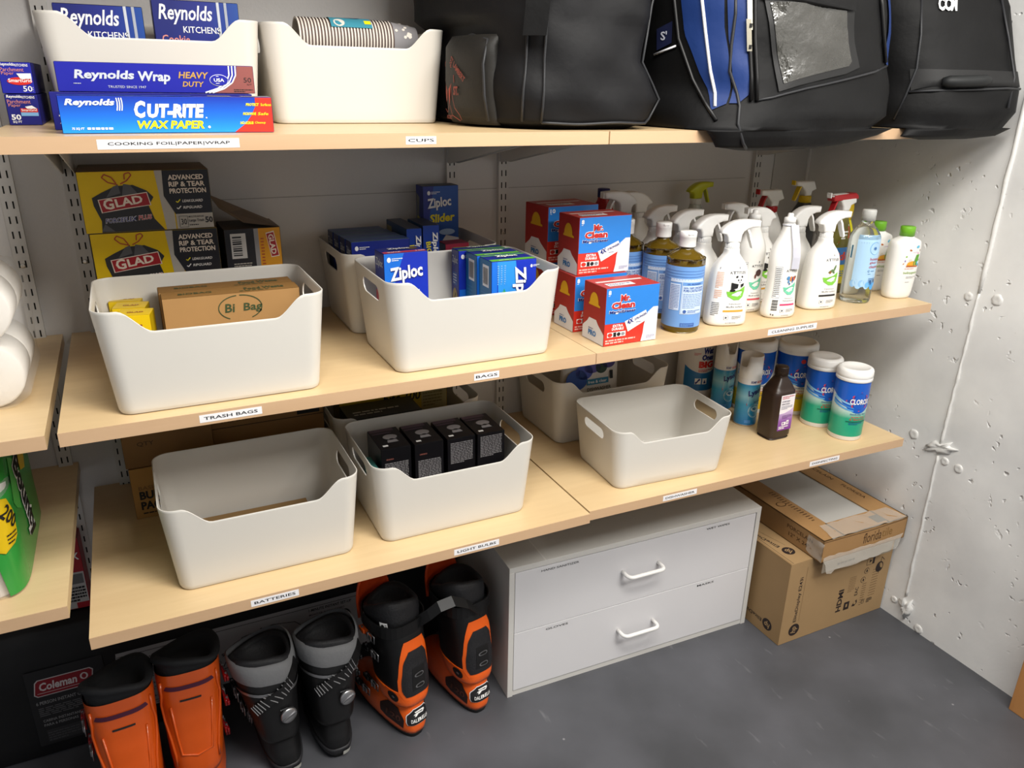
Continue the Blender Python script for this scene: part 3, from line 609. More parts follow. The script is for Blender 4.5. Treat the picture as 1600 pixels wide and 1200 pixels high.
for i, (yf, xc, w_, d_) in enumerate(((-.502, .8925, .1085, .064), (-.434, .8885, .110, .062), (-.3685, .876, .118, .042))):
    h_ = .1945; b, fr, lf, tp, rt = carton(w_, d_, h_, ZB, ZTL if i < 2 else ZD, ZD)
    if i < 2:
        b.pr_poly(fr, [(.014, h_-.001), (.058, h_-.001), (.078, .001), (.030, .001), (.018, h_*.4)], mat('#2f8fe0', .35), 1); b.pr_rect(fr, .001, .001, .014, h_-.001, ZL_, 1)
        ziplogo(b, fr, w_*.44, h_-.014, .110, .034, -math.pi/2+.06); co(b, fr, w_*.86, h_-.018, .7)
        for k in range(3): b.pr_lines(fr, .014+.008*k, h_-.052, .0045, .044, 9, SKY, k, 3, .55)
        b.pr_poly(fr, [(.022, .09), (.030, h_-.060), (.040, h_-.08), (.055, .09)], mat('#2f9a5c', .4), 3); b.pr_poly(fr, [(.022, .09), (.027, h_-.063), (.034, .09)], mat('#55c07c', .4), 4)
        barcode(b, lf, d_*.30, h_-.060, d_*.50, .048); b.pr_lines(lf, d_*.15, h_-.11, d_*.5, .04, 5, mat('#3d86b5', .4), 9, 1, .25)
    else:
        sides(b, lf, d_, h_); b.pr_ell(lf, d_*.5, h_-.115, d_*.36, .026, mat('#a08a58', .5), 2); b.pr_line(lf, [(d_*.3, h_-.13), (d_*.6, h_-.10)], .003, K, 3); b.pr_line(lf, [(d_*.35, h_-.14), (d_*.68, h_-.112)], .003, K, 3)
        co(b, fr, .006, h_-.018, 1.1); ziplogo(b, fr, .02, h_-.07, .075, .036, .1); b.pr_rect(fr, .002, .001, .03, h_-.09, ZL_, 1)
    b.pr_rect(tp, .002, .002, w_-.002, d_*.30, ZGR, 1); b.pr_rect(tp, .002, d_*.86, w_-.002, d_-.002, ZGR, 1); ziplogo(b, tp, w_*.25, d_*.45, w_*.48, d_*.30); b.pr_lines(tp, w_*.2, d_*.08, w_*.6, d_*.12, 1, mat('#cfe6b8', .4), 2, 2)
    fplace(b, d_, 'zip_bag_box', ('frontmost of three blue zip bag boxes in the front bin, logo turned sideways', 'middle one of three blue zip bag boxes at right of the front bin', 'rearmost of three blue zip bag boxes at right of the front bin')[i], 'box', xc, yf, ZM+.0055, 0, 'zip bag boxes in the front bin')
# rear bin
for i in range(4):
    w_, d_, h_ = .140-.003*i, .0455, .2085; b, fr, lf, tp, rt = carton(w_, d_, h_, ZD, mat('#17204f', .4), mat('#3f5a80', .4)); co(b, fr, .008, h_-.020, 1.1)
    ziplogo(b, fr, .024, h_-.075, .085, .038); b.pr_text(lf, 'Ziploc', d_*.12, h_-.036, d_*.75, .022, SIL, .02, .08, 1); b.pr_rect(tp, .002, d_*.4, w_-.002, d_*.6, ZD, 1)
    fplace(b, d_, 'zip_bag_box', ('frontmost of four dark blue zip bag boxes in the rear bin', 'second from the front of four dark blue boxes in the rear bin', 'third from the front of four dark blue boxes in the rear bin', 'last of four dark blue boxes, at the wall in the rear bin')[i], 'box', .672-.004*i, -.250+.0475*i, ZM+.0055, .02, 'zip bag boxes in the rear bin')
for i, (x0, x1, yf, d_, h_) in enumerate(((.7465, .7855, -.214, .158, .224), (.7905, .8335, -.206, .112, .228))):
    w_ = x1-x0; b, fr, lf, tp, rt = carton(w_, d_, h_, mat('#1b3f9e', .35), mat('#28466e', .4), mat('#3a4258', .4)); ziplogo(b, fr, w_*.48, h_-.016, .068, .017, -math.pi/2+.02); b.pr_text(fr, 'BIG BAGS', w_*.17, h_-.040, .085, .012, YEL, .025, 0, 3, -math.pi/2+.10)
    b.pr_text(lf, 'N', d_-.038, h_-.058, .018, .022, SIL, .0); b.pr_rect(lf, .006, .02, .044, h_-.012, mat('#8c8560', .5), 1)
    fplace(b, d_, 'big_bag_box', ('narrow blue big bag box standing left of its twin in the rear bin', 'narrow blue big bag box standing right of its twin, before the tall slider box')[i], 'box', (x0+x1)/2, yf, ZM+.0055, 0, 'zip bag boxes in the rear bin')
w_, d_, h_ = .098, .050, .305; b, fr, lf, tp, rt = carton(w_, d_, h_, mat('#1f55a8', .35), ZD, mat('#3a4258', .4))
b.pr_poly(fr, [(.001, h_-.001), (.03, h_-.001), (.012, h_-.11), (.001, h_-.11)], ZD, 1); co(b, fr, .012, h_-.022, 1.1); ziplogo(b, fr, .013, h_-.064, .066, .032, .10); b.pr_text(fr, 'Slider', .018, h_-.094, .07, .022, YEL, .035, .12, 3, .06); b.pr_ell(fr, .065, h_-.118, .022, .008, mat('#a9c7e8', .4), 2); b.pr_text(lf, 'Slider', .01, h_-.09, .03, .012, YEL, .02)
b.pr_poly(fr, [(.045, h_-.150), (.062, h_-.126), (.098, h_-.135), (.098, h_-.150)], mat('#d8d3d0', .5), 2)
b.pr_poly(lf, [(.004, h_-.02), (.028, h_-.03), (.02, h_-.09), (.006, h_-.12)], mat('#6d706c', .3), 1)
fplace(b, d_, 'zip_bag_box', 'tall blue slider bag box with yellow lettering at the wall in the rear bin', 'box', .885, -.084, ZM+.0055, .01, 'zip bag boxes in the rear bin')
w_, d_, h_ = .066, .05, .172; b, fr, lf, tp, rt = carton(w_, d_, h_, mat('#9d2740', .45), mat('#c9c3bd', .5), mat('#7d2236', .5)); b.pr_lines(fr, .006, .09, .05, .07, 8, mat('#c4566a', .5), 2, 1, .4)
fplace(b, d_, 'small_bag_box', 'small crimson striped box right of the big bag boxes in the rear bin', 'box', .895, -.17, ZM+.0055, .05)

# ---- eraser boxes
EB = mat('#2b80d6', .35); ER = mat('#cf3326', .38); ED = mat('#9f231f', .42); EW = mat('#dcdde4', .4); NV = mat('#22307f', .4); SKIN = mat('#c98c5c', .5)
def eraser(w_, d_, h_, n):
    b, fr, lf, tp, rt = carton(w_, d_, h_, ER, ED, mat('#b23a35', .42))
    b.pr_rect(fr, .001, h_*.385, w_-.001, h_-.001, EB, 1)
    b.pr_poly(fr, [(w_*.70, .001), (w_-.001, .001), (w_-.001, h_*.60), (w_*.90, h_*.60), (w_*.80, h_*.52), (w_*.74, h_*.30), (w_*.73, h_*.15)], EW, 2)
    b.pr_text(fr, str(n), w_*.04, h_*.885, w_*(.05 if n < 10 else .10), h_*.075, W, .03); b.pr_lines(fr, w_*.04, h_*.86, w_*.06, h_*.018, 1, W, 1)
    for t_, u, v, wd in (('Mr.', .27, .755, .18), ('Clean', .11, .635, .43)):
        b.pr_text(fr, t_, w_*u-.001, h_*v-.001, w_*wd+.002, h_*.115+.002, W, .10, 0, 2); b.pr_text(fr, t_, w_*u, h_*v, w_*wd, h_*.115, mat('#c22a26', .4), .045, 0, 4)
    b.pr_text(fr, 'MagicEraser', w_*.07, h_*.545, w_*.50, h_*.07, W, .08, 0, 2); b.pr_text(fr, 'MagicEraser', w_*.075, h_*.55, w_*.49, h_*.062, NV, .03, 0, 4)
    P = lambda l: [(w_*x, h_*y) for x, y in l]
    b.pr_poly(fr, P([(.37, .40), (.76, .56), (.82, .40), (.44, .215)]), W, 3)
    b.pr_text(fr, '4X', w_*.43, h_*.335, w_*.12, h_*.085, NV, .03, .1, 5, .36); b.pr_text(fr, 'STRONGER', w_*.56, h_*.395, w_*.235, h_*.04, NV, .02, .1, 5, .36); b.pr_lines(fr, w_*.58, h_*.36, w_*.16, h_*.02, 1, NV, 3, 5)
    for k, t_ in enumerate(('EXTRA', 'DURABLE')): b.pr_text(fr, t_, w_*(.155-.015*k), h_*(.32-.055*k), w_*(.19+.03*k), h_*.045, W, .03)
    b.pr_rect(fr, w_*.06, h_*.15, w_*.40, h_*.235, W, 2); b.pr_ell(fr, w_*.11, h_*.192, w_*.045, h_*.036, ER, 3); b.pr_rect(fr, w_*.17, h_*.155, w_*.225, h_*.23, K, 3); b.pr_ell(fr, w_*.27, h_*.192, w_*.035, h_*.034, mat('#555', .5) if 0 else INK, 3); b.pr_ell(fr, w_*.35, h_*.192, w_*.035, h_*.03, mat('#8a8a90', .5), 3)
    b.pr_lines(fr, w_*.03, h_*.03, w_*.56, h_*.085, 2, mat('#f0b3a8', .5), n, 2, .6); b.pr_lines(fr, w_*.80, h_*.05, w_*.17, h_*.06, 3, mat('#8b90b5', .5), 7, 3)
    # side panel: hard hat icon and the PRO mark on white
    b.pr_poly(lf, [(.001, .001), (d_-.001, .001), (d_-.001, h_*.20), (d_*.72, h_*.33), (d_*.62, h_*.40), (d_*.30, h_*.40), (d_*.22, h_*.33), (.001, h_*.22)], EW, 1)
    b.pr_text(lf, 'PRO', d_*.30, h_*.10, d_*.36, h_*.10, mat('#2f74b5', .4), .05, 0, 3); b.pr_lines(lf, d_*.3, h_*.215, d_*.36, h_*.025, 1, NV, 2, 3)
    b.pr_poly(lf, [(d_*.26, h_*.66)]+[(d_*(.50-.20*math.cos(R(a))), h_*(.675+.19*math.sin(R(a)))) for a in range(0, 181, 20)]+[(d_*.78, h_*.66), (d_*.78, h_*.63), (d_*.26, h_*.63)], mat('#d9a514', .4), 2)
    b.pr_rect(tp, w_*.12, d_*.15, w_*.6, d_*.40, W, 1); b.pr_lines(tp, w_*.14, d_*.18, w_*.42, d_*.18, 2, NV, 4, 2); b.pr_rect(tp, w_*.05, d_*.55, w_*.9, d_*.66, mat('#e8d5d2', .4), 1)
    return b
GE = 'eraser sponge boxes'
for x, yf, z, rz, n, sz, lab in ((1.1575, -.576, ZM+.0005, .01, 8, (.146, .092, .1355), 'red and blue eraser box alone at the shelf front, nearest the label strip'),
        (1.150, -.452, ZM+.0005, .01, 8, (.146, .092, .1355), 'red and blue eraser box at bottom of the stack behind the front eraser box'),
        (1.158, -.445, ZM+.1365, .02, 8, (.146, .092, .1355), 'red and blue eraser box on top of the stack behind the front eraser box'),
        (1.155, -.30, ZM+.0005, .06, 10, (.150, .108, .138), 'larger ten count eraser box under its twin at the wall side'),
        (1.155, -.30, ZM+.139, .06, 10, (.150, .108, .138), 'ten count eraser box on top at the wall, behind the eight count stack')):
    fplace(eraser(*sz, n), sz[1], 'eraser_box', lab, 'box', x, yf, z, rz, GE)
# ---------------------------------------------------------------- bottles
class Loft:
    def __init__(s, prof, n=2.0): s.p = prof; s.n = n
    def r(s, z):
        p = s.p
        if z <= p[0][0]: return p[0][1], p[0][2]
        for a, c in zip(p, p[1:]):
            if z <= c[0]: t = (z-a[0])/max(1e-9, c[0]-a[0]); return a[1]+(c[1]-a[1])*t, a[2]+(c[2]-a[2])*t
        return p[-1][1], p[-1][2]
    def pt(s, th, z, off=0):
        rx, ry = s.r(z); c, d = math.cos(th), math.sin(th); e = 2/s.n
        return Vector(((rx+off)*sgn(c)*abs(c)**e, (ry+off)*sgn(d)*abs(d)**e, z))
    def mesh(s, b, mt, N=32, fine=3, cap1=True):
        zs = []
        for a, c in zip(s.p, s.p[1:]): zs += [a[0]+(c[0]-a[0])*k/fine for k in range(fine)]
        zs.append(s.p[-1][0]); b.rings([[s.pt(2*math.pi*j/N, z) for j in range(N)] for z in zs], mt, True, cap1)
    def fn(s, off=.0004, turn=0):
        """print surface: u runs round the bottle in metres from the middle of its front"""
        R0 = max(p[1] for p in s.p)
        return lambda u, v, l: s.pt(-math.pi/2+turn+u/R0, v, off*(l+.5))
def smooth_prof(p, m=4):
    """Catmull-Rom through (z, rx, ry) stations"""
    out = []
    for i in range(len(p)-1):
        a, b_, c, d = p[max(0, i-1)], p[i], p[i+1], p[min(len(p)-1, i+2)]
        for k in range(m):
            t = k/m; out.append(tuple(.5*((2*b_[j])+(-a[j]+c[j])*t+(2*a[j]-5*b_[j]+4*c[j]-d[j])*t*t+(-a[j]+3*b_[j]-3*c[j]+d[j])*t**3) for j in range(3)))
    out.append(p[-1]); return out
WP = mat('#e9e8e4', .28, coat=.2); WC = mat('#eeeeec', .35); LTX = mat('#4c4c50', .5); LGR = mat('#77777b', .5); LIME = mat('#7cc242', .4); MINT = mat('#6cc3a0', .4)
HEADPOLY = [(-.0354, .0217), (-.030, .030), (-.021, .038), (-.010, .0445), (0, .0485), (.015, .051), (.030, .0513), (.058, .0497), (.0565, .0345), (.0396, .0333), (.029, .030), (.021, .025), (.017, .018), (.0155, .0), (-.0175, .0), (-.0187, .012), (-.023, .018)]
def trigger_head(t, z, d=1, mh=WC, mt_=WC, mc=WC, s=1.0, rc=.0165, collar=.02, mn=None, poly=None, tx=0):
    """spray head on collar; d = +1 nozzle towards +x, -1 towards -x"""
    q = MB(); q.lathe([(rc, 0), (rc, collar-.001), (rc-.001, collar)], mc, 24, (tx, 0, z))
    for k in range(24): a = 2*math.pi*k/24; q.box((tx+rc*math.cos(a)-.0005, rc*math.sin(a)-.0005, z+.002), (tx+rc*math.cos(a)+.0005, rc*math.sin(a)+.0005, z+collar-.002), mc)
    q.build('collar', t)
    q = MB(); P = [(tx+d*s*x, z+collar+s*y) for x, y in (poly or HEADPOLY)]
    q.prism(P, -.0135*s, .0135*s, mh, .0055*s, 3, True); q.build('spray_head', t)
    q = MB(); pts = [(tx+d*s*x, 0, z+collar+s*y) for x, y in ((.030, .030), (.036, .020), (.040, .008), (.046, -.006), (.049, -.014))]
    rs = []
    for i, p in enumerate(pts):
        wv = (.0085, .0085, .008, .0075, .006)[i]*s; dx = d*.0022*s
        rs.append([(p[0]-dx, -wv, p[2]-.001), (p[0]-dx, wv, p[2]-.001), (p[0]+dx, wv, p[2]+.001), (p[0]+dx, -wv, p[2]+.001)])
    q.rings(rs, mt_, smooth=False); q.build('trigger', t)
    q = MB(); x0 = tx+d*s*.056
    q.box((min(x0, x0+d*.004*s), -.0075*s, z+collar+.035*s), (max(x0, x0+d*.004*s), .0075*s, z+collar+.049*s), mn or mt_, .001); q.build('nozzle', t)
def brandprint(fn, L, kind, u0=0.0, sc_=1.0, word=True):
    """front print of the white household bottles: word mark, animal, leaf bowl, colour bar, seals"""
    b = MB(); S = sc_
    if word: b.pr_text(fn, 'ATTITUDE', u0-.018*S, L(.132), .040*S, .0068*S, LTX, .006, 0, 1); b.pr_ell(fn, u0+.002*S, L(.147), .0015*S, .003*S, LGR, 1, 8)
    bowl = MINT if kind in ('zebra', 'monkey') else LIME
    b.pr_poly(fn, [(u0-.022*S, L(.090)), (u0-.018*S, L(.078)), (u0-.008*S, L(.068)), (u0+.003*S, L(.068)), (u0+.013*S, L(.076)), (u0+.018*S, L(.090)), (u0+.019*S, L(.102)), (u0+.002*S, L(.093)), (u0-.012*S, L(.0885))], bowl, 2); b.pr_text(fn, 'natural', u0-.009*S, L(.078), .016*S, .004*S, W, 0, 0, 3)
    if kind == 'panda':
        b.pr_ell(fn, u0+.001, L(.117), .010*S, .010*S, WC, 1)
        for e in (-1, 1): b.pr_ell(fn, u0+.001+e*.0065, L(.1255), .0022, .0028, K, 3, 10, e*.5); b.pr_ell(fn, u0+.001+e*.0035, L(.1175), .0016, .0022, K, 4, 8)
        b.pr_ell(fn, u0+.001, L(.1125), .0016, .001, K, 4, 8); b.pr_poly(fn, [(u0-.013, L(.112)), (u0-.002, L(.107)), (u0-.003, L(.098)), (u0-.013, L(.093))], K, 4); b.pr_poly(fn, [(u0+.014, L(.110)), (u0+.004, L(.107)), (u0+.005, L(.099)), (u0+.012, L(.103))], K, 4); b.pr_ell(fn, u0-.011, L(.092), .004, .003, K, 4, 10)
    elif kind == 'zebra':
        for k, (x, y, a, c) in enumerate(((-.010, .115, .004, '#4d87b8'), (-.009, .105, .0028, '#4d87b8'), (-.006, .099, .0022, '#35598a'), (-.002, .113, .005, '#d8803a'), (.004, .112, .005, '#3a4f7a'), (.009, .114, .0045, '#cf5f35'), (.013, .117, .003, '#3a2f2a'), (.003, .104, .002, '#4d87b8'))): b.pr_ell(fn, u0+x, L(y), a, a*1.3, mat(c, .5), 3, 10)
    elif kind == 'leaf':
        for x, y, a, r in ((-.006, .106, .006, .8), (.004, .113, .010, 1.1), (.000, .104, .006, 2.2)): b.pr_ell(fn, u0+x, L(y), a, .003, mat('#5d7a4a', .5), 3, 10, r)
        b.pr_ell(fn, u0-.008, L(.103), .002, .004, mat('#8a5a2a', .5), 4, 8)
    elif kind == 'monkey':
        b.pr_ell(fn, u0+.004, L(.116), .010, .009, mat('#4a3330', .5), 3); b.pr_ell(fn, u0-.006, L(.106), .003, .006, mat('#6a3f38', .5), 3, 10)
    bar = {'panda': '#d9a13c', 'zebra': '#c83c6c', 'leaf': '#1b1b1d', 'monkey': '#d0525c'}[kind]
    b.pr_text(fn, 'Nettoyant', u0-.013*S, L(.0555), .024*S, .0040*S, LGR, 0, 0, 1); b.pr_text(fn, 'Multi surfaces' if kind != 'zebra' else 'Dishwashing liquid', u0-.018*S, L(.0485), .034*S, .0045*S, LGR, .005, 0, 1)
    b.pr_rect(fn, u0-.025*S, L(.0375), u0+.020*S, L(.0425), mat(bar, .5), 1, 4)
    b.pr_rect(fn, u0-.021, L(.018), u0-.012, L(.028), LGR, 1); b.pr_rect(fn, u0-.0204, L(.0186), u0-.0126, L(.0274), WC, 2); b.pr_ell(fn, u0-.0165, L(.0235), .0022, .0025, LTX, 3, 8); b.pr_lines(fn, u0-.008, L(.019), .022, .009, 4, LGR, 3, 1, .4); b.pr_lines(fn, u0-.016, L(.008), .028, .003, 1, LGR, 4, 1)
    return b
ATT = smooth_prof([(0, .044, .026), (.003, .050, .0315), (.012, .0525, .034), (.045, .0515, .034), (.095, .049, .033), (.128, .0465, .031), (.150, .040, .027), (.168, .0265, .021), (.178, .019, .0185), (.186, .0175, .0175), (.19, .017, .017)], 2)
ATTL = Loft(ATT, 2.7)
def spray_bottle(label, x, y, rz=0, kind=None, d=1, h=.259, side=True, hs=1.0):
    t = thing('spray_bottle', label, 'spray bottle', (x, y, ZM+.0004), rz, 'cleaning bottles on the middle shelf')
    k = (h-.071)/.188; Lf = Loft([(z*k, a, c) for z, a, c in ATT], 2.7); b = MB(); Lf.mesh(b, WP, 36, 1); b.build('bottle', t)
    if kind:
        fn = Lf.fn(); b = brandprint(fn, lambda v: v*k, kind, .010)
        if side:
            b.pr_lines(fn, -.050, .098*k, .026, .04*k, 10, mat('#e0a98c', .5), 2, 1, .5); b.pr_lines(fn, -.050, .072*k, .026, .022*k, 5, mat('#e0a98c', .5), 4, 1, .5); b.pr_lines(fn, -.055, .028*k, .028, .035*k, 8, LTX, 6, 1, .4)
            b.pr_ell(fn, -.043, .146*k, .002, .003, LGR, 1, 8)
        b.build('printed_label', t)
    trigger_head(t, .186*k-.001, d, s=hs*1.06, tx=0)
    return t
spray_bottle('white spray bottle with a panda print at shelf front, nozzle right', 1.472, -.530, -.30, 'panda')
spray_bottle('white spray bottle with a black bar and lime leaf bowl, beside the clear cleaner', 1.812, -.506, -.16, 'leaf', side=False)
spray_bottle('white spray bottle directly behind the two castile soaps, front of its file', 1.456, -.444, .0)
spray_bottle('white spray bottle second in the file behind the front castile soap', 1.452, -.354, .03)
spray_bottle('white spray bottle third in the file behind the front castile soap', 1.432, -.266, .0)
spray_bottle('white spray bottle facing left at the wall, above the rear castile soap', 1.480, -.115, 0, None, -1, .272, hs=1.1)
spray_bottle('white spray bottle facing left behind the upper eraser box corner', 1.378, -.186, 0, None, -1, .286, hs=1.1)
spray_bottle('white spray bottle with nozzle left behind the panda bottle, farther of two', 1.704, -.290, .0, 'monkey', -1, side=False)
spray_bottle('white spray bottle with nozzle left behind the dish soap bottles, nearer of two', 1.705, -.380, .0, 'panda', -1, side=False)
spray_bottle('white spray bottle with nozzle right just behind the front dish soap bottle', 1.806, -.415, .0, None, 1)
# dish soaps
DISH = smooth_prof([(0, .036, .022), (.003, .042, .027), (.014, .0455, .030), (.045, .0425, .028), (.085, .0385, .026), (.125, .0395, .026), (.155, .041, .0265), (.180, .036, .024), (.205, .0245, .019), (.225, .0165, .0155), (.24, .014, .014), (.246, .0135, .0135)], 2)
def dish(label, x, y, rz, kind, tagged):
    t = thing('dish_soap_bottle', label, 'dish soap', (x, y, ZM+.0004), rz, 'cleaning bottles on the middle shelf')
    Lf = Loft(DISH, 2.3); b = MB(); Lf.mesh(b, WP, 36, 1); b.build('bottle', t); fn = Lf.fn()
    b = brandprint(fn, lambda v: v*.92, kind, .012, .95)
    b.pr_rect(fn, -.040, .055, -.0165, .135, LGR, 1, 4, 6); b.pr_rect(fn, -.0392, .0558, -.0173, .1342, WC, 2, 4, 6); b.pr_lines(fn, -.038, .058, .019, .075, 16, LTX, 3, 3, .45)
    for k in range(11): b.pr_rect(fn, -.036, .022+k*.0026, -.018, .022+k*.0026+(.0018, .001, .0014)[k % 3], K, 1, 3)
    b.pr_ell(fn, -.034, .011, .0022, .0026, LTX, 1, 8); b.pr_ell(fn, -.027, .010, .0022, .0026, LTX, 1, 8); b.build('printed_label', t)
    b = MB(); b.lathe([(.0145, 0), (.0145, .012), (.012, .0135), (.0075, .015), (.007, .022), (.0055, .024)], WC, 22, (0, 0, .242)); b.build('push_cap', t)
    if tagged:
        b = MB(); b.lathe([(.0165, 0), (.0165, .003)], mat('#d4d6e0', .3), 22, (0, 0, .2355)); pts = [(.004, -.0185, .239), (.006, -.026, .212), (.009, -.0325, .185), (.0115, -.0345, .160), (.013, -.0322, .130)]
        b.ribbon(pts, (.019, -.003, 0), .0008, mat('#d9dae6', .25, alpha=.75)); b.build('hang_tag', t)
    return t
dish('white dish soap bottle with zebra print and a hanging clear tag, shelf front', 1.648, -.532, -.22, 'zebra', True)
dish('white dish soap bottle behind and left of the tagged dish soap', 1.604, -.455, -.22, 'monkey', False)
# castile soaps
OL = mat('#6d5716', .12, trans=.35); BLB = mat('#6f9edb', .45); BLD = mat('#3f62a8', .45); BLW = mat('#c9dcf4', .45)
def castile(label, x, y, turn=0):
    t = thing('castile_soap_bottle', label, 'soap bottle', (x, y, ZM+.0004), turn, 'cleaning bottles on the middle shelf')
    P = smooth_prof([(0, .040, .040), (.003, .0445, .0445), (.010, .046, .046), (.165, .046, .046), (.176, .0445, .0445), (.187, .034, .034), (.194, .020, .020), (.200, .015, .015), (.205, .0145, .0145)], 2)
    Lf = Loft(P, 2); b = MB(); Lf.mesh(b, OL, 36, 1); b.build('bottle', t)
    lab = Loft([(.016, .0463, .0463), (.163, .0463, .0463)], 2); fn = lab.fn(.0003); b = MB()
    b.rings([[lab.pt(2*math.pi*j/40, z) for j in range(40)] for z in (.016, .163)], BLB, False, False)
    for k in range(4): b.pr_rect(fn, -.07, .152-.0068*k, .07, .1528-.0068*k, BLD, 1, 20)
    b.pr_rect(fn, -.05, .126, .038, .134, BLW, 1, 14); b.pr_rect(fn, -.05, .058, -.024, .122, BLW, 1, 5); b.pr_lines(fn, -.048, .06, .022, .06, 16, BLD, 2, 2, .35)
    b.pr_rect(fn, -.021, .049, .040, .128, BLW, 1, 10); b.pr_rect(fn, -.0195, .0505, .0385, .1265, BLB, 2, 10); b.pr_rect(fn, -.019, .051, .038, .1185, BLW, 3, 10)
    b.pr_text(fn, "DR. BRONNER'S", -.008, .1205, .036, .0038, BLD, .02, 0, 4); b.pr_text(fn, '18-IN-1 BABY UNSCENTED', -.016, .111, .051, .0048, BLD, .012, 0, 5); b.pr_text(fn, 'PURE-CASTILE SOAP', -.016, .104, .051, .0058, BLD, .015, 0, 5)
    b.pr_lines(fn, -.016, .064, .051, .037, 9, mat('#7c97c8', .5), 3, 5, .35); b.pr_ell(fn, -.010, .056, .004, .004, BLD, 5); b.pr_lines(fn, -.003, .053, .035, .007, 2, BLD, 7, 5); b.pr_rect(fn, -.018, .018, .018, .027, BLD, 1, 6); b.pr_lines(fn, -.016, .0195, .032, .006, 2, BLB, 6, 2)
    b.build('label', t)
    b = MB(); b.lathe([(.0195, 0), (.0198, .002), (.0195, .022), (.020, .0225), (.020, .034), (.0185, .036)], WC, 28, (0, 0, .2035)); b.box((-.007, -.0212, .233), (.007, -.0185, .2368), WC, .0005); b.build('flip_cap', t)
castile('pale blue labelled castile soap bottle at front beside the eraser box', 1.337, -.527, -.3)
castile('pale blue labelled castile soap bottle second from the front, behind its twin', 1.362, -.398, -.3)
castile('castile soap bottle in shadow behind the upper eraser box, mostly hidden', 1.300, -.325, -.1)
# clear glass cleaner
t = thing('glass_cleaner_bottle', 'clear plastic glass cleaner bottle with pale blue label near shelf end', 'cleaner bottle', (1.972, -.497, ZM+.0004), -.55, 'cleaning bottles on the middle shelf')
P = smooth_prof([(0, .034, .034), (.003, .039, .039), (.012, .041, .041), (.10, .0412, .0412), (.17, .0412, .0412), (.188, .038, .038), (.203, .028, .028), (.214, .0185, .0185), (.222, .0165, .0165), (.228, .0165, .0165)], 2)
Lf = Loft(P, 2); b = MB(); Lf.mesh(b, mat('#e9f0f0', .04, trans=.96, ior=1.33), 40, 1); b.build('bottle', t)
fn = Lf.fn(.0004); LBL = mat('#a9cdea', .35); b = MB(); b.pr_rect(fn, -.030, .058, .050, .190, LBL, 0, 18, 10)
for k in range(9): b.pr_ell(fn, -.026+.0075*k, .056+.004*math.sin(k*2.2), .008, .010, LBL if k % 3 else mat('#8fbbe4', .35), 1)
b.pr_ell(fn, .020, .155, .0155, .0175, mat('#7fb5de', .35), 1, 24); b.pr_ell(fn, .020, .155, .0140, .016, LBL, 2, 24); NB = mat('#3b6ea8', .4)
for r_ in (.7, -.7, 0, 1.57): b.pr_ell(fn, .020, .155, .0055, .0012, NB, 3, 8, r_)
for k, t_ in enumerate(('honest', 'glass +', 'cleaner')): b.pr_text(fn, t_, .010, .122-.0105*k, .034, .0078, mat('#b0525f', .4), .012, 0, 2)
b.pr_ell(fn, .0115, .0925, .003, .003, NB, 2, 12); b.pr_ell(fn, .0115, .0925, .0018, .0018, LBL, 3, 10); b.pr_lines(fn, .018, .0905, .024, .0045, 1, mat('#5f93c4', .4), 2, 2); b.pr_lines(fn, .010, .083, .016, .003, 1, NB, 2, 2)
for k, (x, y, r_, c) in enumerate(((.030, .050, .009, '#4f9fe0'), (.022, .060, .006, '#2f5a8a'), (.036, .064, .005, '#2f5a8a'), (.014, .054, .007, '#6fb2e8'), (.040, .056, .006, '#5fa8e6'))): b.pr_ell(fn, x, y, r_, r_*1.15, mat(c, .4), 3, 14)
b.pr_lines(fn, .014, .066, .028, .008, 2, NB, 5, 4); b.pr_rect(fn, -.045, .125, -.040, .16, mat('#35708f', .4), 1); b.build('label', t)
b = MB(); b.lathe([(.0185, 0), (.0185, .027), (.0165, .030)], mat('#d5d6d2', .3, trans=.25), 28, (0, 0, .2245)); b.build('cap', t)
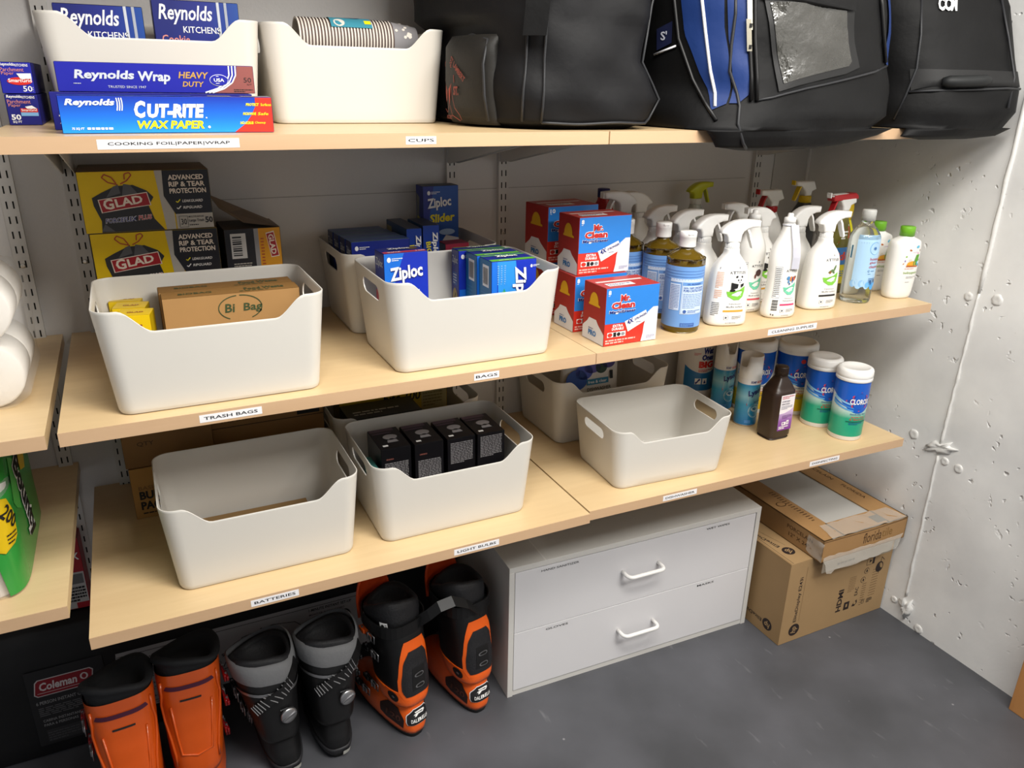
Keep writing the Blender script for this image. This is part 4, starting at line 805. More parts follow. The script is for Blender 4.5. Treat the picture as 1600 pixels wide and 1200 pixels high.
# baby bottles
def baby(label, x, y):
    t = thing('baby_soap_bottle', label, 'soap bottle', (x, y, ZM+.0004), -.18, 'cleaning bottles on the middle shelf')
    P = smooth_prof([(0, .032, .022), (.003, .038, .026), (.02, .0425, .029), (.07, .0455, .031), (.12, .0462, .031), (.150, .0458, .030), (.163, .042, .027), (.170, .028, .020), (.174, .019, .018), (.178, .0175, .0175)], 2)
    Lf = Loft(P, 2.6); b = MB(); Lf.mesh(b, WP, 36, 1); b.build('bottle', t); fn = Lf.fn(.0004); b = MB(); u = .010
    for k, (x_, y_, a, c_, r_, h_) in enumerate(((.006, .149, .006, '#5fb4d4', .3, .004), (-.012, .140, .002, '#b0602c', .5, .003), (.018, .139, .0018, '#7a5a3a', 0, .003), (-.020, .122, .0025, '#86b84a', 0, .0025), (-.022, .110, .002, '#8a6fae', 0, .003), (-.026, .102, .003, '#b2723e', .8, .0015), (.020, .112, .0018, '#4a7a3a', .3, .003), (.019, .098, .0035, '#2f8fc8', 0, .0045), (-.010, .112, .003, '#d7d2c6', 0, .004), (.002, .134, .010, '#d7c8d8', 0, .0015), (.010, .131, .002, '#d2628a', 0, .002))): b.pr_ell(fn, u+x_, y_, a, h_, mat(c_, .5), 1, 12, r_)
    b.pr_poly(fn, [(u-.002, .104), (u+.014, .106), (u+.017, .128), (u+.004, .127)], mat('#5a9a2e', .45), 2); b.pr_poly(fn, [(u-.017, .098), (u-.014, .106), (u-.006, .110), (u+.003, .108), (u+.003, .096)], mat('#e0a02c', .45), 3); b.pr_poly(fn, [(u-.003, .108), (u+.004, .110), (u+.012, .098), (u-.002, .097)], mat('#3f8f44', .45), 3); b.pr_ell(fn, u+.010, .105, .003, .004, mat('#6cc0d8', .4), 4, 10); b.pr_rect(fn, u-.017, .093, u+.014, .097, mat('#b8622a', .45), 3, 4)
    b.pr_lines(fn, u-.02, .086, .036, .005, 1, mat('#d9a5a0', .5), 5, 2); b.pr_text(fn, 'babyganics', u-.021, .0715, .042, .0085, mat('#8aa85a', .45), .012, 0, 2); b.pr_lines(fn, u-.012, .060, .032, .007, 2, LGR, 4, 2, .3); b.pr_lines(fn, u-.012, .048, .016, .003, 1, LGR, 2, 2, .4)
    b.build('printed_label', t); b = MB(); b.lathe([(.0198, 0), (.0198, .024), (.0185, .026)], mat('#6fae2c', .35), 28, (0, 0, .1765)); b.build('cap', t)
baby('white baby soap bottle with bright green cap at shelf end', 2.121, -.512)
baby('white baby soap bottle with green cap behind the clear glass cleaner', 2.118, -.418)
# assorted rear bottles
def plain(name, label, x, y, prof, n, mt, cat='cleaner bottle', rz=0):
    t = thing(name, label, cat, (x, y, ZM+.0004), rz, 'cleaning bottles on the middle shelf'); Lf = Loft(smooth_prof(prof, 2), n); b = MB(); Lf.mesh(b, mt, 32, 1); b.build('bottle', t); return t, Lf
RC = mat('#b01f26', .35); YC = mat('#d6b414', .35)
t, Lf = plain('cleaner_bottle', 'red and yellow cleaner bottle with navy cap at the wall behind the erasers', 1.372, -.095, [(0, .036, .03), (.01, .04, .033), (.16, .04, .033), (.20, .038, .032), (.232, .028, .024), (.255, .016, .016), (.262, .0155, .0155)], 2.4, mat('#a8191f', .35))
b = MB(); b.pr_rect(Lf.fn(), -.05, .12, .05, .213, YC, 1, 8, 6); b.build('label', t); b = MB(); b.lathe([(.0175, 0), (.0175, .022), (.016, .0235)], mat('#20205e', .4), 20, (0, 0, .263)); b.build('cap', t)
SQ = [(-.020, .010), (-.012, .030), (.0, .040), (.045, .040), (.052, .034), (.050, .024), (.022, .018), (.014, .0), (-.014, .0)]
t, Lf = plain('spray_bottle', 'clear spray bottle with lime yellow trigger top against the wall', 1.715, -.078, [(0, .036, .028), (.01, .040, .032), (.15, .040, .032), (.19, .030, .026), (.215, .018, .018), (.225, .016, .016)], 2.4, mat('#d8dcd2', .15, trans=.5), 'spray bottle')
trigger_head(t, .224, 1, mat('#b9bd12', .35), mat('#b9bd12', .35), mat('#d9d9d0', .3), .95, .016, .018)
FL = [(-.034, .020), (-.020, .046), (.040, .046), (.052, .046), (.052, .032), (.030, .030), (.012, .012), (.012, 0), (-.014, 0), (-.016, .014)]
t, Lf = plain('spray_bottle', 'spray bottle with white head and red trigger and nozzle near the corner', 1.898, -.208, [(0, .036, .028), (.01, .042, .032), (.14, .042, .032), (.18, .032, .026), (.205, .018, .018), (.212, .016, .016)], 2.4, WP, 'spray bottle')
trigger_head(t, .210, -1, WC, RC, RC, 1.05, .0165, .018, RC, FL)
t, Lf = plain('spray_bottle', 'dark grey spray bottle with yellow and white head, tallest at the concrete wall', 2.025, -.212, [(0, .036, .03), (.01, .041, .034), (.16, .041, .034), (.20, .036, .03), (.226, .021, .021), (.234, .018, .018)], 2.4, mat('#3d3c3b', .4), 'spray bottle')
trigger_head(t, .232, -1, WC, YC, YC, .95, .0175, .022, YC, FL)
# red handled heavy duty cleaner
t, Lf = plain('spray_bottle', 'olive cleaner bottle with red and white trigger and red diamond label', 1.988, -.392, [(0, .036, .024), (.01, .040, .028), (.12, .040, .028), (.17, .036, .026), (.205, .022, .02), (.222, .016, .016)], 2.6, mat('#77702c', .25, trans=.3), 'spray bottle')
b = MB(); fn = Lf.fn(); b.pr_poly(fn, [(-.026, .145), (-.004, .185), (.016, .200), (.014, .160)], W, 1); b.pr_poly(fn, [(-.023, .148), (-.004, .182), (.014, .195), (.012, .162)], mat('#c43a28', .4), 2)
for k in range(3): b.pr_lines(fn, -.014+.004*k, .158+.009*k, .022, .006, 1, W, k, 3, .7)
b.pr_rect(fn, -.04, .085, .04, .135, mat('#2f73b8', .4), 1, 8); b.pr_rect(fn, -.04, .03, .04, .085, mat('#d8c91c', .4), 1, 8); b.pr_text(fn, 'Tide', -.03, .098, .045, .024, mat('#c43a28', .4), .03, .1, 2); b.pr_lines(fn, -.03, .05, .06, .02, 3, mat('#2f73b8', .4), 3, 2); b.build('label', t)
RH = [(-.036, .020), (-.034, .036), (-.026, .044), (.0, .046), (.046, .044), (.050, .040), (.050, .030), (.024, .027), (.012, .012), (.012, 0), (-.014, 0), (-.018, .014)]
trigger_head(t, .220, -1, WC, RC, WC, 1.05, .0165, .016, WC, RH)
b = MB(); b.prism([(-.054, .273), (-.050, .281), (.030, .285), (.040, .278), (.042, .268), (-.052, .264)], -.0145, .0145, RC, .003, 2, True); b.build('red_top', t)
t, Lf = plain('cleaner_bottle', 'bright yellow bottle with rounded yellow cap behind the clear glass cleaner', 2.055, -.350, [(0, .026, .022), (.01, .030, .025), (.13, .030, .025), (.17, .026, .022), (.195, .016, .016), (.2, .015, .015)], 2.4, mat('#d9cf1e', .35))
b = MB(); b.rings([[(a*math.cos(2*math.pi*j/20), c*math.sin(2*math.pi*j/20), z) for j in range(20)] for z, a, c in ((.198, .016, .012), (.212, .022, .013), (.232, .0245, .013), (.246, .022, .012), (.254, .012, .008))], YC); b.build('cap', t)

# ---------------------------------------------------------------- lower shelf: disinfecting
ZL2 = ZL+.0014
GD = 'disinfecting supplies on the lower shelf'
def band(b, fn, u0, u1, lo, hi, mt, lift=1, n=16):
    vs = []; fs = []
    for i in range(n+1):
        u = u0+(u1-u0)*i/n; vs += [fn(u, lo(u), lift), fn(u, hi(u), lift)]
    for i in range(n): fs.append([2*i, 2*i+2, 2*i+3, 2*i+1])
    b.add(vs, fs, mt, True)
def wipes(label, x, y, turn, col, r=.0468, h=.216, lid_h=.036, cap_r=None):
    t = thing('wipes_canister', label, 'wipes canister', (x, y, ZL2), turn, GD); cr = cap_r or r+.0032
    b = MB(); b.lathe([(r-.002, 0), (r, .002), (r, h-lid_h)], WC, 40); b.build('canister', t)
    bands = {'green': ((0, '#1f9a78'), (.34, '#2aa27f'), (.55, '#dcebea'), (.75, '#e7eef0'), (1, '#cfe3f4')), 'yellow': ((0, '#e3b90f'), (.3, '#e8c321'), (.34, '#efece0'), (.75, '#ebe9e0'), (1, '#cfe3f4'))}[col]
    z0, z1 = .0135, h-lid_h-.0005; H = z1-z0; gm = gradmat('wipes_label_'+col, bands, 2, .3, z0, z1)
    lab = Loft([(z0, r+.0003, r+.0003), (z1, r+.0003, r+.0003)], 2); fn = lab.fn(.0003); b = MB(); b.rings([[lab.pt(2*math.pi*j/48, z) for j in range(48)] for z in (z0, z1)], gm, False, False)
    BL = mat('#1c5bc0', .3); BLK = mat('#1b3f8f', .3); c0 = .003
    lo = lambda u: z0+H*(.60 - .16*math.cos((u-c0)/.030) if abs(u-c0) < .094 else .76)
    band(b, fn, -.10, .10, lo, lambda u: z1, BL, 1, 40)
    for k, (o_, c_) in enumerate(((.0, '#5fa6e0'), (.05, '#3f86d4'), (.11, '#8cc4ea'))):
        band(b, fn, -.075, -.012, lambda u: z0+H*(.535+o_*1.0+.10*max(0, (-.012-u)/.063)**1.4-.06), lambda u: z0+H*(.535+o_*1.0+.12*max(0, (-.012-u)/.063)**1.4-.035), mat(c_, .3), 2, 14)
    m_ = z0+H*.66; dx, dz = .040, .030
    b.pr_poly(fn, [(c0-dx, m_), (c0-dx*.5, m_+dz*.62), (c0, m_+dz), (c0+dx*.5, m_+dz*.62), (c0+dx, m_), (c0+dx*.5, m_-dz*.62), (c0, m_-dz), (c0-dx*.5, m_-dz*.62)], mat('#d6433f', .35), 3); s_ = .88
    b.pr_poly(fn, [(c0-dx*s_, m_), (c0-dx*.5*s_, m_+dz*.62*s_), (c0, m_+dz*s_), (c0+dx*.5*s_, m_+dz*.62*s_), (c0+dx*s_, m_), (c0+dx*.5*s_, m_-dz*.62*s_), (c0, m_-dz*s_), (c0-dx*.5*s_, m_-dz*.62*s_)], mat('#26409e', .35), 4)
    b.pr_text(fn, 'CLOROX', c0-.028, m_-.0085, .057, .017, W, .03, 0, 6)
    if col == 'yellow': b.pr_ell(fn, c0-.006, m_+.044, .0075, .007, mat('#d6433f', .4), 2)
    b.pr_text(fn, 'Disinfecting Wipes', c0-.022, z0+H*.405, .050, .0058, BLK, .01, 0, 3); b.pr_text(fn, 'Kills 99.9% of Viruses', c0-.018, z0+H*.355, .042, .0050, mat('#cf4438', .4), .01, 0, 3); b.pr_text(fn, '& Bacteria', c0-.022, z0+H*.315, .048, .0048, mat('#cf4438', .4), .01, 0, 3)
    b.pr_rect(fn, c0-.031, z0+H*.275, c0+.032, z0+H*.293, mat('#15624e' if col == 'green' else '#caa215', .4), 3, 6); b.pr_lines(fn, c0-.022, z0+H*.225, .042, .008, 2, BLK, 4, 3); b.build('label', t)
    b = MB(); b.lathe([(cr-.0008, 0), (cr, .001), (cr, .010), (cr-.0007, .0108), (cr, .0116), (cr, .018), (cr-.0005, lid_h-.008), (cr-.003, lid_h-.003), (cr-.008, lid_h-.0005), (cr-.012, lid_h), (cr-.014, lid_h-.002), (0.002, lid_h-.0025)], WC, 44, (0, 0, h-lid_h)); b.build('lid', t)
wipes('green labelled disinfecting wipes canister at the shelf end, front of all', 1.973, -.545, -.34, 'green')
wipes('green labelled disinfecting wipes canister just behind the front one', 1.968, -.4405, -.30, 'green')
wipes('larger yellow labelled wipes canister behind the brown bottle and green canisters', 1.972, -.325, -.38, 'yellow', .058, .228, .032, .0612)
wipes('larger blue wipes canister behind the brown bottle cap', 1.866, -.260, -.38, 'yellow', .058, .232, .032, .0612)
wipes('blue wipes canister at the wall behind the two spray cans', 1.906, -.141, -.15, 'yellow', .058, .232, .032, .0612)
# brown antiseptic bottle
t = thing('antiseptic_bottle', 'dark brown antiseptic bottle with white and purple label before the wipes', 'antiseptic bottle', (1.772, -.462, ZL2), .0, GD)
BR = mat('#2e211a', .35); P = smooth_prof([(0, .034, .027), (.003, .039, .032), (.012, .0405, .0335), (.135, .0405, .0335), (.150, .0385, .0315), (.172, .026, .023), (.184, .017, .017), (.188, .0155, .0155), (.192, .0155, .0155)], 2)
Lf = Loft(P, 4.5); b = MB(); Lf.mesh(b, BR, 48, 1); b.build('bottle', t)
fl = plane((-.020, -.0338, 0), (1, 0, 0), (0, 0, 1)); PU = gradmat('purple_print', ((0, '#6f2a8a'), (.5, '#8a55a5'), (1, '#c9b3d6')), 2, .4, .03, .09); b = MB()
b.pr_rect(fl, 0, .030, .052, .140, mat('#e9e6ea', .45), 0); b.pr_poly(fl, [(0, .030), (.052, .030), (.052, .098), (.038, .090), (.020, .084), (0, .083)], PU, 1)
b.pr_lines(fl, .004, .128, .044, .010, 2, mat('#c4525c', .5), 2, 2); b.pr_text(fl, 'HYDROGEN', .004, .118, .030, .005, mat('#6b6b80', .5), .01, .1, 2); b.pr_text(fl, 'PEROXIDE', .004, .110, .030, .005, mat('#6b6b80', .5), .01, .1, 2); b.pr_lines(fl, .004, .096, .042, .012, 3, mat('#8f8f9f', .5), 3, 2)
b.pr_lines(fl, .012, .066, .036, .012, 3, mat('#54206a', .5), 4, 2); b.pr_rect(fl, .014, .046, .029, .056, W, 2); b.pr_lines(fl, .016, .048, .011, .006, 1, mat('#6f2a8a', .5), 6, 3, .8); b.pr_rect(fl, .031, .047, .040, .060, W, 2); b.pr_rect(fl, .033, .050, .038, .053, mat('#6f2a8a', .5), 3); b.pr_rect(fl, .033, .055, .038, .057, mat('#6f2a8a', .5), 3); b.pr_lines(fl, .004, .034, .036, .010, 2, W, 9, 2, .6); b.build('label', t)
b = MB(); b.lathe([(.0185, 0), (.0185, .024), (.017, .026)], BR, 30, (0, 0, .1915))
for k in range(30): a = 2*math.pi*k/30; b.box((.0185*math.cos(a)-.0006, .0185*math.sin(a)-.0006, .193), (.0185*math.cos(a)+.0006, .0185*math.sin(a)+.0006, .215), BR)
b.build('screw_cap', t)
# disinfectant spray cans
def lysol(label, x, y, turn, capturn):
    t = thing('disinfectant_spray_can', label, 'spray can', (x, y, ZL2), turn, GD); r = .0335
    b = MB(); b.lathe([(r-.003, 0), (r-.0005, .001), (r, .003), (r, .150), (r-.004, .154), (r-.008, .160)], mat('#c9cdd2', .25, .6), 36); b.build('can', t)
    gm = gradmat('can_label', ((0, '#1a76b8'), (.45, '#3ba2cf'), (.62, '#8fcbe0'), (.80, '#4fa3c8'), (.88, '#2f8fc4'), (.89, '#e9e9ec'), (1, '#f0f0f0')), 2, .25, .004, .150)
    lab = Loft([(.004, r+.0003, r+.0003), (.150, r+.0003, r+.0003)], 2); fn = lab.fn(.0003); b = MB(); b.rings([[lab.pt(2*math.pi*j/40, z) for j in range(40)] for z in (.004, .150)], gm, False, False); c0 = .008; NVY = mat('#232a78', .35)
    b.pr_text(fn, 'SOAP', c0-.018, .1385, .016, .0075, NVY, .03, 0, 2); b.pr_text(fn, 'SCUM', c0+.001, .1385, .020, .0075, mat('#cf3f3f', .4), .03, 0, 2)
    b.pr_poly(fn, [(c0-.020, .095), (c0+.028, .122), (c0+.030, .088), (c0-.021, .070)], mat('#e3eaf0', .35), 1); b.pr_line(fn, [(c0-.020, .113), (c0+.004, .124), (c0+.028, .134)], .0018, NVY, 2); b.pr_text(fn, 'Lysol', c0-.019, .092, .046, .022, NVY, .03, .25, 4, .32)
    b.pr_poly(fn, [(c0-.024, .074), (c0+.028, .094), (c0+.030, .089), (c0-.022, .066)], mat('#c33a3a', .35), 3); b.pr_text(fn, 'Disinfectant', c0-.002, .076, .028, .005, NVY, .02, .1, 4, .1)
    b.pr_ell(fn, c0+.004, .050, .021, .022, mat('#bfe0ee', .3), 1, 28); b.pr_ell(fn, c0+.004, .050, .0185, .0195, mat('#6fb6d6', .3), 2, 28); b.pr_ell(fn, c0+.004, .056, .013, .008, mat('#d2e8f0', .35), 3, 16); b.pr_lines(fn, c0-.006, .053, .020, .007, 2, NVY, 3, 4, .4); b.pr_rect(fn, c0-.024, .010, c0-.005, .020, mat('#4f93d8', .35), 1, 3); b.build('label', t)
    # cap with a spray notch cut into it
    b = MB(); n = 40; rs = [[] for _ in range(6)]
    for j in range(n):
        a = 2*math.pi*j/n; da = abs((a-capturn+math.pi) % (2*math.pi)-math.pi); s_ = max(0, min(1, (da-.42)/.12)); top = .186+.034*s_
        for k, (rr, z) in enumerate(((r, .150), (r, .165), (r-.001, top), (r-.0025, top), (r-.003, .178), (r-.004, .176))): rs[k].append((rr*math.cos(a), rr*math.sin(a), z))
    b.rings(rs, WC, False, True); b.build('cap', t); b = MB(); b.lathe([(.007, 0), (.007, .022), (.005, .026)], mat('#d8d8d8', .4), 14, (0, 0, .177)); b.build('spray_button', t)
lysol('blue disinfectant spray can nearer the front, right of the empty bin corner', 1.763, -.352, -.32, R(200)); lysol('blue disinfectant spray can farther back, beside the hand wipes canister', 1.780, -.222, -.32, R(280))
# big hand wipes canister
t = thing('hand_wipes_canister', 'white and red hand wipes canister at the back, behind the empty bin', 'wipes canister', (1.775, -.090, ZL2), -.32, GD); r = .060
b = MB(); b.lathe([(r-.002, 0), (r, .002), (r, .2)], WC, 40); b.build('canister', t); lab = Loft([(.005, r+.0003, r+.0003), (.198, r+.0003, r+.0003)], 2); fn = lab.fn(.0003); b = MB(); b.rings([[lab.pt(2*math.pi*j/48, z) for j in range(48)] for z in (.005, .198)], mat('#e6e3e0', .4), False, False)
c0 = .006; band(b, fn, -.06, .075, lambda u: .03, lambda u: .090+.020*((u-c0)/.06)**2, mat('#2576b4', .35), 1, 24); b.pr_text(fn, 'Wet', c0-.008, .155, .036, .022, NV, .06, .1, 3); b.pr_text(fn, 'Ones', c0-.012, .134, .042, .020, NV, .06, .1, 3)
b.pr_text(fn, 'BIG', c0-.020, .108, .052, .023, RED, .06, 0, 3); b.pr_lines(fn, c0-.02, .094, .05, .010, 2, RED, 4, 3, .5); b.pr_lines(fn, c0-.038, .150, .022, .01, 3, RED, 5, 2, .4); b.pr_rect(fn, c0-.028, .052, c0-.008, .072, W, 2, 3); b.pr_rect(fn, c0-.004, .052, c0+.012, .072, W, 2, 3); b.pr_line(fn, [(c0-.026, .054), (c0-.012, .07)], .006, NV, 3); b.pr_poly(fn, [(c0, .055), (c0+.004, .068), (c0+.009, .055)], NV, 3); b.build('label', t)
b = MB(); b.lathe([(r, 0), (r+.002, .001), (r+.002, .016), (r-.002, .018), (r-.004, .022), (.004, .023)], mat('#8c1f33', .4), 40, (0, 0, .1985)); b.build('lid', t)
# ---------------------------------------------------------------- remaining goods on the lower shelves
b = MB(); b.box((-.125, -.075, 0), (.125, .075, .022), mat('#9a7a4e', .75, noise=.06, scale=25), .001); o = b.build('flattened_carton'); o.location = (.315, -.394, ZL+.0062)
tag(o, 'flattened cardboard lying in the otherwise empty bin above the batteries label', 'cardboard')
BB = mat('#141317', .28); BGR = mat('#8d8a8c', .5); BPU = mat('#5c4a5a', .4)
for i, (x, yf) in enumerate(((.628, -.447), (.706, -.452), (.785, -.456), (.860, -.459))):
    w_, d_, h_ = .0715, .112, .174; b, fr, lf, tp, rt = carton(w_, d_, h_, BB, BB, BB, BB, .002); yy = (.129, .123, .149, .153)[i]
    b.pr_lines(fr, .008, yy-.04 if i > 1 else yy-.045, .056, .055, 13, BGR, i, 2, .55); b.pr_lines(fr, .012, h_-.03 if i < 2 else .075, .03, .008, 1, mat('#7d4a42', .5), i, 2); b.pr_rect(fr, .012, .06, .03, .064, W, 2)
    b.pr_ell(tp, .040, .060, .017, .014, BGR, 2); b.pr_poly(tp, [(.026, .03), (.052, .03), (.050, .044), (.029, .044)], BGR, 2); b.pr_ell(tp, .040, .046, .006, .004, BB, 3); b.pr_rect(tp, .01, .012, .022, .020, W, 2); b.pr_rect(tp, .004, .082, .05, .088, BPU, 2); b.pr_rect(tp, .002, .095, .06, .11, BPU, 1)
    fplace(b, d_, 'light_bulb_box', ('leftmost of four glossy black light bulb boxes in the bin', 'second from left of four glossy black light bulb boxes in the bin', 'third from left of four glossy black light bulb boxes in the bin', 'rightmost of four glossy black light bulb boxes in the bin')[i], 'box', x, yf, ZL+.0050, .0, 'light bulb boxes in the bin')
b, *_f = carton(.016, .12, .13, mat('#3f7d78', .4)); b.pr_lines(_f[1], .01, .02, .1, .1, 9, mat('#9fc4bf', .5), 2, 1); fplace(b, .12, 'small_box', 'thin teal box wedged left of the black light bulb boxes', 'box', .578, -.50, ZL+.005)
w_, d_, h_ = .30, .07, .205; YB = mat('#b79a1c', .45); b, fr, lf, tp, rt = carton(w_, d_, h_, YB, mat('#8a7414', .5), mat('#8f7a20', .5))
b.pr_text(fr, 'bite 100', .118, .145, .105, .028, K, .02, .15, 2); b.pr_rect(fr, .225, .08, w_-.002, h_-.004, mat('#a79a6a', .5), 1); b.pr_text(fr, 'hot wire kit', .23, .178, .062, .010, K, .01, 0, 3); b.pr_lines(fr, .23, .12, .055, .045, 5, mat('#7a6d3c', .5), 3, 3)
fplace(b, d_, 'wire_kit_box', 'yellow box with black lettering in the bin behind the light bulb bin', 'box', .728, -.125, ZL+.0055, 0)
w_, d_, h_ = .19, .10, .168; b, fr, lf, tp, rt = carton(w_, d_, h_, mat('#1b1c1e', .4)); b.pr_lines(tp, .02, .02, .12, .03, 2, GG, 2); fplace(b, d_, 'small_box', 'black box in front of the yellow box in the rear light bulb bin', 'box', .668, -.246, ZL+.0055)
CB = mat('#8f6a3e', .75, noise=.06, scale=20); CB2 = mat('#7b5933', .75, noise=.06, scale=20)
w_, d_, h_ = .19, .165, .128; b, fr, lf, tp, rt = carton(w_, d_, h_, mat('#a67a3f', .7), CB2, CB); b.pr_text(fr, 'BASICS', .014, .072, .05, .010, CB2, .01); b.pr_text(fr, 'BULK', .014, .048, .060, .021, K, .04); b.pr_text(fr, 'PACK', .014, .022, .060, .021, K, .04); b.pr_lines(fr, .016, .010, .06, .007, 1, K, 2)
fplace(b, d_, 'bulk_pack_carton', 'tan bulk pack carton on the shelf at left behind the empty bin', 'carton', .169, -.214, ZL+.0005)
w_, d_, h_ = .19, .165, .15; b, fr, lf, tp, rt = carton(w_, d_, h_, CB2, CB2, CB); b.pr_text(fr, 'QTY', .03, .05, .035, .012, mat('#4a3620', .7), .01); fplace(b, d_, 'carton', 'brown carton stacked on the bulk pack carton in shadow', 'carton', .165, -.212, ZL+.1295)
w_, d_, h_ = .265, .16, .225; b, fr, lf, tp, rt = carton(w_, d_, h_, CB, CB2, CB); b.pr_rect(fr, 0.001, .176, w_-.001, .178, mat('#3d2c18', .7), 1); b.pr_text(fr, 'THIS END UP', .02, .19, .09, .012, mat('#4a3620', .7), .01); b.pr_rect(fr, .20, .182, .255, .222, K, 1); b.pr_lines(fr, .205, .19, .044, .022, 3, CB, 3, 2, .3)
fplace(b, d_, 'carton', 'wide brown carton at the wall directly behind the empty bin', 'carton', .394, -.175, ZL+.0005)
# dishwasher pouch
t = thing('detergent_pouch', 'white dishwasher detergent pouch with blue swirls in the rear bin', 'detergent pouch', (1.312, -.165, ZL+.0070), 0)
b = MB(); rs = []
for z, hw, th in ((0, .088, .030), (.01, .094, .034), (.08, .096, .030), (.16, .096, .020), (.21, .095, .008), (.235, .095, .0025), (.25, .094, .0015)):
    rs.append([(hw*sgn(math.cos(a))*abs(math.cos(a))**.55, th*sgn(math.sin(a))*abs(math.sin(a))**.8, z) for a in [2*math.pi*j/40 for j in range(40)]])
b.rings(rs, mat('#d9d5cd', .35)); b.build('pouch', t)
b = MB(); pf = lambda u, v, l: Vector((u, -(.0345 if v < .08 else .0345-(v-.08)*.165)-.0006*l, v))
for u, v, a, c, k in ((-.055, .150, .036, .030, '#2a4f9e'), (-.03, .17, .03, .022, '#4659b5'), (.0, .18, .028, .016, '#5a55a8'), (.03, .178, .020, .018, '#1f3d2a'), (.055, .188, .022, .015, '#3b2f78')): b.pr_ell(pf, u, v, a, c, mat(k, .4), 1, 24)
b.pr_rect(pf, -.022, .130, .052, .147, mat('#2f7ea0', .4), 2); b.pr_text(pf, 'free & clear', -.018, .134, .064, .009, W, .01, 0, 3); b.pr_text(pf, 'DISHWASHER', -.022, .112, .082, .010, K, .015, 0, 3); b.pr_lines(pf, 0, .102, .05, .006, 1, K, 2, 3); b.pr_rect(pf, .058, .140, .068, .165, K, 2); b.build('printed_panel', t)

# ---- far left shelves
t = thing('toilet_paper_pack', 'plastic wrapped white toilet paper rolls at far left of the middle shelf', 'toilet paper', (-.105, -.455, ZM+.0005))
TPM = mat('#e6e2db', .8, bump=.12, scale=160)
for k in range(2):
    for i in range(2):
        for j in range(2):
            b = MB(); y0 = .003+j*.105; x = -.118*i; z = .0595+k*.117
            b.rings([[(x+r_*math.cos(a), yy, z+r_*math.sin(a)) for a in [2*math.pi*q/28 for q in range(28)]] for r_, yy in ((.018, y0+.001), (.054, y0), (.058, y0+.004), (.058, y0+.098), (.054, y0+.101), (.018, y0+.1))], TPM); b.build('paper_roll', t)
b = MB(); FILM = mat('#ffffff', .12, alpha=.16, spec=.8); rs = []
for yy, s in ((-.012, .90), (-.004, 1.0), (.10, 1.005), (.21, 1.0), (.218, .9)):
    rs.append([(-.059+s*.124*sgn(math.cos(a))*abs(math.cos(a))**.35+.003*math.sin(9*a), yy, .119+s*.119*sgn(math.sin(a))*abs(math.sin(a))**.35) for a in [2*math.pi*q/64 for q in range(64)]])
b.rings(rs, FILM); b.build('plastic_wrap', t)
t = thing('paper_towel_pack', 'green and yellow wrapped pack of white paper towel rolls at far left lower shelf', 'paper towels', (-.105, -.556, .7385))
GP = mat('#2f8f3a', .25); PTW = mat('#dedad6', .75, bump=.12, scale=120)
for i in range(2):
    for j in range(3):
        b = MB(); b.lathe([(.02, .001), (.058, 0), (.061, .004), (.061, .276), (.058, .28), (.02, .279)], PTW, 30, (-.064-.124*i, .064+.1235*j, 0)); b.build('paper_roll', t)
b = MB(); N = 80; rs = []
for z, s in ((.002, .995), (.01, 1.0), (.14, 1.0), (.275, 1.0), (.288, .93)):
    rs.append([(-.126+s*(.1275)*sgn(math.cos(a))*abs(math.cos(a))**.28, .188+s*(.190)*sgn(math.sin(a))*abs(math.sin(a))**.28, z) for a in [2*math.pi*q/N for q in range(N)]])
b.rings(rs, FILM); b.build('plastic_wrap', t)
RG = [(-.126+.1282*sgn(math.cos(a))*abs(math.cos(a))**.28, .188+.1907*sgn(math.sin(a))*abs(math.sin(a))**.28) for a in [R(-135)+R(225)*k/900 for k in range(901)]]
ARC = [0]
for p0, p1 in zip(RG, RG[1:]): ARC.append(ARC[-1]+math.hypot(p1[0]-p0[0], p1[1]-p0[1]))
A0 = ARC[max(k for k in range(901) if R(-135)+R(225)*k/900 < R(-45))]
def sf(u, v, l):
    """u metres along the wrapped pack from its front right corner, positive along the right side"""
    s_ = A0+u; k = min(899, max(0, next((q for q in range(900) if ARC[q+1] >= s_), 899))); f = (s_-ARC[k])/max(1e-9, ARC[k+1]-ARC[k]); p = [RG[k][q]+(RG[k+1][q]-RG[k][q])*f for q in (0, 1)]
    d = Vector((RG[k+1][1]-RG[k][1], RG[k][0]-RG[k+1][0], 0)).normalized(); return Vector((p[0], p[1], v))+d*(.0008+.0005*l)
b = MB(); patch(b, sf, [(-.020, .004), (.30, .004), (.30, .272), (-.21, .272), (-.21, .215), (-.06, .205), (-.035, .14)], GP, 0, 36, 10)
patch(b, sf, [(-.21, .160), (-.055, .115), (-.012, .090), (.022, .105), (.030, .150), (.012, .190), (-.05, .205), (-.21, .225)], YC, 5, 44, 14); patch(b, sf, [(.17, .16), (.22, .15), (.25, .19), (.24, .24), (.19, .25), (.165, .21)], YC, 3, 8, 6)
b.pr_text(sf, '200', -.012, .165, .045, .026, K, .02, 0, 8, -1.0); b.pr_text(sf, '200', .19, .225, .035, .022, K, .02, 0, 6, -.9); b.pr_lines(sf, -.005, .104, .024, .022, 3, K, 2, 8, .4)
patch(b, sf, [(.045, .15), (.075, .235), (.12, .23), (.10, .12)], mat('#4fae4a', .3), 2, 6, 6)
b.pr_text(sf, 'Bounty', .075, .205, .195, .085, W, .08, .2, 4, -1.30); b.pr_text(sf, 'Bounty', .078, .203, .193, .081, K, .03, .2, 6, -1.30); b.build('printed_wrap', t)
